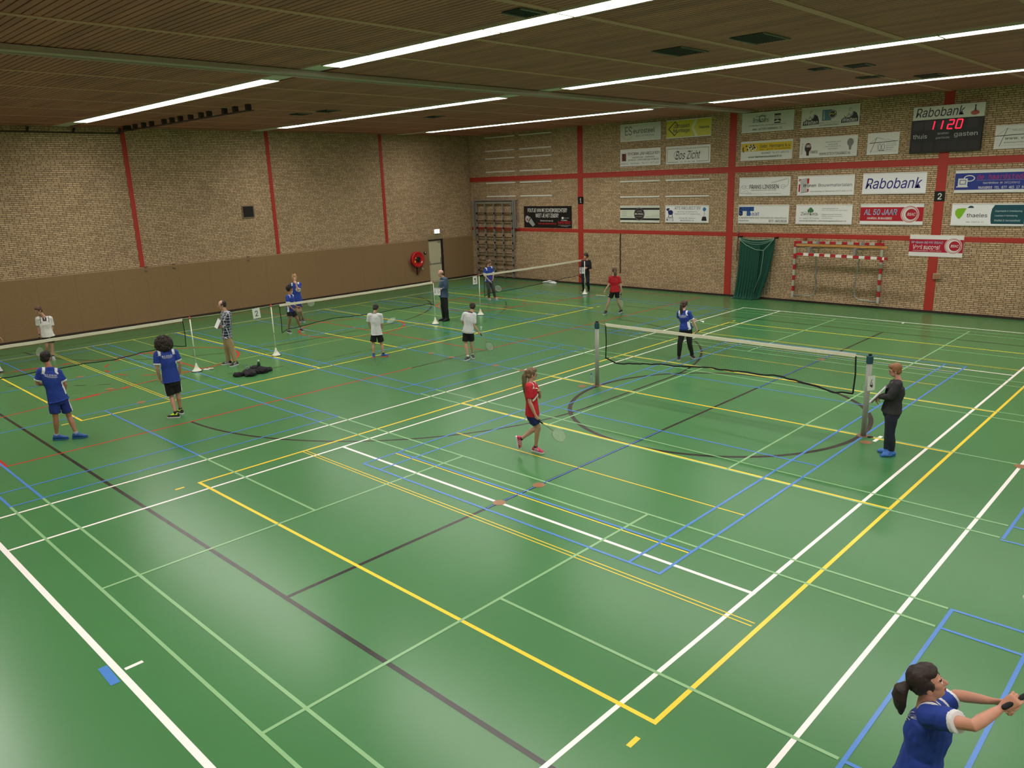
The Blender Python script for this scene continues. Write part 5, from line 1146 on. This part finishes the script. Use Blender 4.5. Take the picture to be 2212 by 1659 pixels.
        if hk == 'spiky':
            hb((0, .02, .09), .06, .06, .05)
            for k in range(14): a = random.uniform(-.05, .05); bb = random.uniform(-.04, .07); m.limb([HP(a, bb, .1), HP(a * 1.2, bb + .01, .155)], [.02 * s, .006 * s], hr, 8)
        if hk in ('curly', 'mop'):
            R_ = .045 if hk == 'curly' else .085; n = 30 if hk == 'curly' else 110; E = 1.08 if hk == 'curly' else 1.62
            for k in range(n):
                th = random.uniform(0, 2 * math.pi); z_ = random.uniform(-.25 if hk == 'curly' else -.95, 1); rr = math.sqrt(1 - z_ * z_)
                x_, y_ = rr * math.cos(th), rr * math.sin(th)
                if y_ > .45 and z_ < .45: continue
                hb((x_ * .083 * E, -.035 + y_ * .080 * E, (.035 if hk == 'curly' else .01) + z_ * .088 * E), R_ * .62, R_ * .62, R_ * .62)
            amp = .014; fr = 55
        if hk == 'bob': hb((0, -.03, .05), .092, .098, .088); hb((0, -.06, -.01), .082, .05, .065); hb((0, .035, .085), .07, .06, .045); hb((.06, -.015, .02), .03, .05, .05); hb((-.06, -.015, .02), .03, .05, .05); amp = .004
        if hk in ('pony', 'long', 'tail'):
            hb((0, .015, .08), .07, .07, .045); hb((.066, -.02, .015), .02, .055, .05); hb((-.066, -.02, .015), .02, .055, .05); amp = .003; fr = 70
            ln_ = {'pony': .34, 'long': .46, 'tail': .2}[hk]; tie = HP(0, -.105, .05 if hk != 'tail' else .0); dn = Vector((0, 0, -1)); bk = (-hf + Vector((0, 0, .05))).normalized(); bk.z = 0; bk.normalize()
            k_ = {'pony': 1.0, 'long': 1.2, 'tail': 1.25}[hk]
            pts = [HP(0, -.07, .05 if hk != 'tail' else .01), tie + bk * .02, tie + bk * .045 + dn * ln_ * .15, tie + bk * .05 + dn * ln_ * .4, tie + bk * .04 + dn * ln_ * .7, tie + bk * .03 + dn * ln_]
            m.limb([p for p in pts], [(.03 * s, .03 * s), (.026 * s, .026 * s), (.038 * s * k_, .032 * s * k_), (.046 * s * k_, .034 * s * k_), (.04 * s * k_, .028 * s * k_), (.012 * s, .012 * s)], hr, 14)
    if hk in ('pony', 'long', 'tail'):
        o = remesh(m, max(.005, vox * .7), 1, 'hair', [hm], T, .004 if vox < .0055 else .010, 38, (1, 1, .22))
        m = MB(); m.tube([tie - hf * .0 + hr * (.026 * s * math.cos(a)) + hu * (.026 * s * math.sin(a)) for a in np.linspace(0, 2 * math.pi, 13)], .007 * s, 6); obj('hair_tie', m, M_black, o)
    else: remesh(m, max(.005, vox * .7), 1, 'hair', [hm], T, amp, fr)
    if glasses:
        m = MB()
        for sx in (-1, 1):
            m.tube([HP(.032 * sx + .025 * math.cos(a), .096 - .012 * abs(math.cos(a)), .0 + .018 * math.sin(a)) for a in np.linspace(0, 2 * math.pi, 13)], .0022, 5)
            m.tube([HP(.057 * sx, .086, .006), HP(.078 * sx, .03, .006), HP(.082 * sx, -.02, .0)], .0024, 5)
        m.tube([HP(-.008, .1, .004), HP(.008, .1, .004)], .002, 5); obj('glasses', m, M_black, T)
    if prn:      # line of print on the shoulder blades
        me = shirt.data; off = root_loc(T); bv = BVHTree.FromPolygons([v_.co + off for v_ in me.vertices], [tuple(p.vertices) for p in me.polygons])
        m = MB(); bk = -(upb.cross(side)); bk = bk if bk.dot(fw) < 0 else -bk
        for txt, v0, h_, w_ in ((prn, -.075, .036, .21), (None, -.092, .006, .21), (None, -.108, .004, .16)):
            if txt: gv, gf, _ = glyphs(txt, 'sans', .03, 0)
            else: gv = np.array([(a, c_) for a in np.linspace(0, 1, 12) for c_ in (0, 1)]); gf = [(2 * i, 2 * i + 2, 2 * i + 3, 2 * i + 1) for i in range(11)]
            vs = []
            for a, c_ in gv:
                p = shm + side * ((a - .5) * w_ * s) + upb * ((v0 + c_ * h_) * s) + bk * .4
                hit = bv.ray_cast(p, -bk); q = hit[0] if hit[0] else p - bk * .27
                vs.append(q + bk * .005)
            m.add(vs, gf)
        obj('back_print', m, mat('cloth_white', (1, 1, 1)), shirt)
    return T
def plaid_mat(T):
    m = bpy.data.materials.new('plaid'); m.use_nodes = True; nt = m.node_tree; b = nt.nodes['Principled BSDF']; L = nt.links.new
    tc = nt.nodes.new('ShaderNodeTexCoord'); sp = nt.nodes.new('ShaderNodeSeparateXYZ'); L(tc.outputs['Object'], sp.inputs[0])
    outs = []
    ad = nt.nodes.new('ShaderNodeMath'); ad.operation = 'SUBTRACT'; L(sp.outputs[0], ad.inputs[0]); L(sp.outputs[1], ad.inputs[1])
    for src, k in ((ad.outputs[0], 17.), (sp.outputs[2], 13.)):
        mu = nt.nodes.new('ShaderNodeMath'); mu.operation = 'MULTIPLY'; mu.inputs[1].default_value = k; L(src, mu.inputs[0])
        fr_ = nt.nodes.new('ShaderNodeMath'); fr_.operation = 'FRACT'; L(mu.outputs[0], fr_.inputs[0])
        gt = nt.nodes.new('ShaderNodeMath'); gt.operation = 'GREATER_THAN'; gt.inputs[1].default_value = .72; L(fr_.outputs[0], gt.inputs[0]); outs.append(gt)
    mx = nt.nodes.new('ShaderNodeMath'); mx.operation = 'ADD'; L(outs[0].outputs[0], mx.inputs[0])
    h = nt.nodes.new('ShaderNodeMath'); h.operation = 'MULTIPLY'; h.inputs[1].default_value = .45; L(outs[1].outputs[0], h.inputs[0]); L(h.outputs[0], mx.inputs[1])
    cr = nt.nodes.new('ShaderNodeValToRGB'); cr.color_ramp.elements[0].color = (*lin((26, 32, 58)), 1); cr.color_ramp.elements[1].color = (*lin((205, 208, 218)), 1); L(mx.outputs[0], cr.inputs[0]); L(cr.outputs[0], b.inputs['Base Color'])
    b.inputs['Roughness'].default_value = .85
    return m
BLK = (16, 16, 18)
person('white_far', 1.68, 'person, boy in white polo shirt and black shorts leaning behind the left net', hair=('short', (84, 54, 42)), top=('tee', 'polo'), low=('shorts', BLK), shoe=((150, 150, 150), (210, 210, 210), None), sock=(30, 30, 34), glasses=True, sleeve=.6, hem=-.02, legk=.48, skin=(190, 146, 124))
person('edge_boy', 1.78, 'person at the left picture edge, only hand and white shoe showing', hair=('short', (70, 50, 40)), top=('tee', 'white'), low=('shorts', BLK), shoe=((206, 206, 206), (60, 60, 66), 'stripes'), sock=(220, 220, 220), hem=.0)
person('blue_left', 1.78, 'person seen from behind in all blue kit and blue shoes, foremost on the left', hair=('short', (22, 17, 15)), top=('tee', 'blue'), low=('shorts', (24, 46, 122)), shoe=((36, 82, 160), (40, 90, 150), 'stripes'), sock=(150, 158, 178), skin=(176, 124, 98), prn='BLO JO BLOG', vox=.007, legk=.60, hem=.02, curl=(.5, .3))
person('curly', 1.74, 'person with bushy curly hair, blue shirt and black shorts, seen from behind', hair=('mop', (42, 30, 24)), top=('tee', 'blue'), low=('shorts', BLK), shoe=((26, 28, 26), (214, 214, 214), (190, 226, 60)), sock=(28, 28, 28), prn='BLO JO BLOG', vox=.007, legk=.70, hem=.01, skin=(186, 140, 118))
person('plaid', 1.82, 'person in checked shirt and khaki trousers standing between the two poles', hair=('recede', (52, 36, 28)), top=('long', 'plaid'), low=('trousers', (168, 144, 108)), shoe=((26, 22, 22), (214, 214, 214), 'stripes'), glasses=True, skin=(196, 150, 128), hem=.02)
person('navy', 1.60, 'person with dark curly hair, blue shirt, black shorts, stepping under the middle net', hair=('curly', (28, 20, 18)), top=('tee', 'blue'), low=('shorts', BLK), shoe=((26, 26, 30), (210, 210, 210), None), sock=(190, 190, 190), skin=(176, 124, 98), curl=(.3, .8), hem=.01, legk=.56)
person('blond', 1.76, 'person with spiky blond hair in blue kit, hand at the mouth, behind the middle net', hair=('spiky', (186, 146, 96)), top=('tee', 'blue'), low=('shorts', (30, 50, 136)), shoe=((70, 70, 66), (200, 200, 200), None), sock=(20, 20, 22), skin=(206, 158, 138), hem=.0, legk=.42, curl=(.9, .5))
person('white_mid', 1.52, 'person in white shirt and black shorts, blue and orange shoes, looking down', hair=('short', (34, 26, 22)), top=('tee', 'white'), low=('shorts', BLK), shoe=((40, 96, 190), (216, 104, 60), None), sock=(30, 32, 44), skin=(198, 154, 132), sleeve=.62, hem=.01, legk=.6)
person('denim', 1.80, 'person, balding, in blue denim shirt and black trousers holding a score board', hair=('bald', (96, 74, 58)), top=('long', 'denim'), low=('trousers', (22, 23, 26)), shoe=((14, 14, 16), (24, 24, 26), None), skin=(198, 152, 130), hem=.01, build=1.06)
person('white_racket', 1.55, 'person in white shirt and black shorts leaning forward holding a racket low', hair=('short', (42, 30, 24)), top=('tee', 'white'), low=('shorts', BLK), shoe=((48, 50, 58), (216, 216, 216), None), sock=(216, 216, 216), skin=(202, 158, 136), curl=(.5, 1.1), sleeve=.62, hem=-.05, legk=.64)
person('girl_grey', 1.64, 'person with long hair, blue shirt and grey trousers beside the climbing frame', hair=('long', (104, 76, 56)), top=('tee', 'blue'), low=('trousers', (74, 76, 78)), shoe=((150, 152, 156), (200, 200, 200), (216, 70, 90)), female=True, skin=(200, 154, 132), glasses=True, curl=(.6, 1.0), hem=.02)
person('ump_black', 1.66, 'person in black jacket and dark jeans by the number 1 column with score board', hair=('curly', (44, 30, 26)), top=('long', (24, 22, 25)), low=('trousers', (34, 42, 56)), shoe=((40, 48, 44), (170, 170, 170), None), female=True, skin=(196, 142, 124), hem=.0)
person('red_far', 1.68, 'person in red shirt and black shorts, legs apart, seen from behind near the wall', hair=('tail', (98, 78, 58)), top=('tee', 'red'), low=('shorts', BLK), shoe=((24, 26, 26), (206, 206, 206), None), sock=(22, 22, 26), female=True, skin=(206, 164, 144), legk=.42, hem=-.03, curl=(.9, .9))
person('blue_pony', 1.58, 'person with brown ponytail, blue shirt and black trousers behind the middle net', hair=('pony', (62, 42, 32)), top=('tee', 'blue'), low=('trousers', (14, 14, 17)), shoe=((22, 22, 26), (206, 206, 206), None), female=True, skin=(206, 166, 148), prn='BLO JO BLOG', glasses=True, hem=-.05, curl=(.3, 1.1), vox=.007)
person('red_near', 1.56, 'person with very long hair, red shirt and pink shoes walking in the centre', hair=('long', (108, 88, 64)), top=('tee', 'red'), low=('shorts', (20, 34, 92)), shoe=((196, 44, 88), (222, 222, 226), 'stripes'), sock=(24, 24, 28), female=True, skin=(198, 154, 132), glasses=True, vox=.006, hem=.0, legk=.54, curl=(.5, 1.1))
person('ump_grey', 1.60, 'person with short reddish hair, charcoal sweater, jeans and blue shoe covers', hair=('bob', (142, 96, 62)), top=('long', (42, 42, 46)), low=('trousers', (28, 34, 52)), shoe=((58, 112, 190), (70, 120, 200), 'cover'), female=True, build=1.16, skin=(204, 150, 132), glasses=True, vox=.0065, hem=.0, curl=(.4, .4))
person('blue_near', 1.70, 'person in blue shirt cut off at the lower right corner, both arms stretched out', hair=('tail', (44, 30, 26)), top=('tee', 'blue'), low=('shorts', (24, 46, 130)), shoe=((210, 210, 214), (60, 90, 180), 'stripes'), sock=(220, 220, 220), female=True, skin=(204, 148, 124), vox=.0048, curl=(1.0, 1.1), prn='BLO JO BLOG', hem=.06, sleeve=.5)
# rackets and score boards held by people
def Jh(k, i): return Vector(PP[k][0][i])
racket(lerp_ := Jh('navy', 8), (-15.37, -.12, .89), 'racket held out by the player in blue shirt under the middle net', frame=(120, 126, 120))
racket(Jh('white_mid', 9) + Vector((0, 0, -.0)), (-10.06, -.64, .93), 'racket seen edge on in front of the boy in white looking down', nrm=(.2, .1, 1))
racket(Jh('white_racket', 9), (-7.25, .54, .41), 'racket hanging from the hand of the leaning boy in white', shaft=(190, 120, 60), frame=(60, 74, 60))
racket(Jh('girl_grey', 9), (-14.67, 8.3, .63), 'white racket held by the girl in grey trousers', frame=(210, 214, 206), grip=(200, 200, 200))
racket(Jh('red_near', 9), (-.62, -4.23, .37), 'racket hanging from the hand of the walking girl in red', frame=(160, 176, 156))
racket(Jh('blue_pony', 9), (-2.92, 3.67, .49), 'racket behind the legs of the girl in black trousers', frame=(200, 204, 200))
racket(Jh('red_far', 9), (-8.50, 8.48, .49), 'racket beside the leg of the player in red near the wall', frame=(200, 204, 200))
racket(Jh('white_far', 9), (-17.95, -7.58, .33), 'racket hanging from the hand of the boy in white polo', frame=(150, 170, 150))
racket(Jh('blue_near', 9) + Vector((.01, .01, 0)), (7.45, -8.95, 1.98), 'dark racket pointing out of the picture, held by the player in the lower right corner', frame=(30, 34, 40), shaft=(40, 42, 46))
flip_board([(-12.75, -4.45, 1.34), (-12.51, -4.47, 1.30), (-12.58, -4.60, 1.08), (-12.80, -4.56, 1.09)], 'white score board tucked under the arm of the man in checked shirt', ('', ''))
flip_board([(-13.06, 3.62, 1.21), (-12.80, 3.74, 1.21), (-12.81, 3.72, .94), (-13.06, 3.61, .94)], 'white score board showing 2 and 0 held by the man in denim shirt', ('2', '0'))
flip_board([(-12.85, 11.56, 1.14), (-12.68, 11.70, 1.15), (-12.69, 11.69, .87), (-12.86, 11.56, .87)], 'white score board held by the woman in black jacket', ('6', '16'))
flip_board([(3.66, -.95, 1.22), (3.57, -.64, 1.18), (3.34, -.71, .88), (3.44, -1.01, .93)], 'score board propped on the arm of the woman in charcoal sweater', ('', ''))
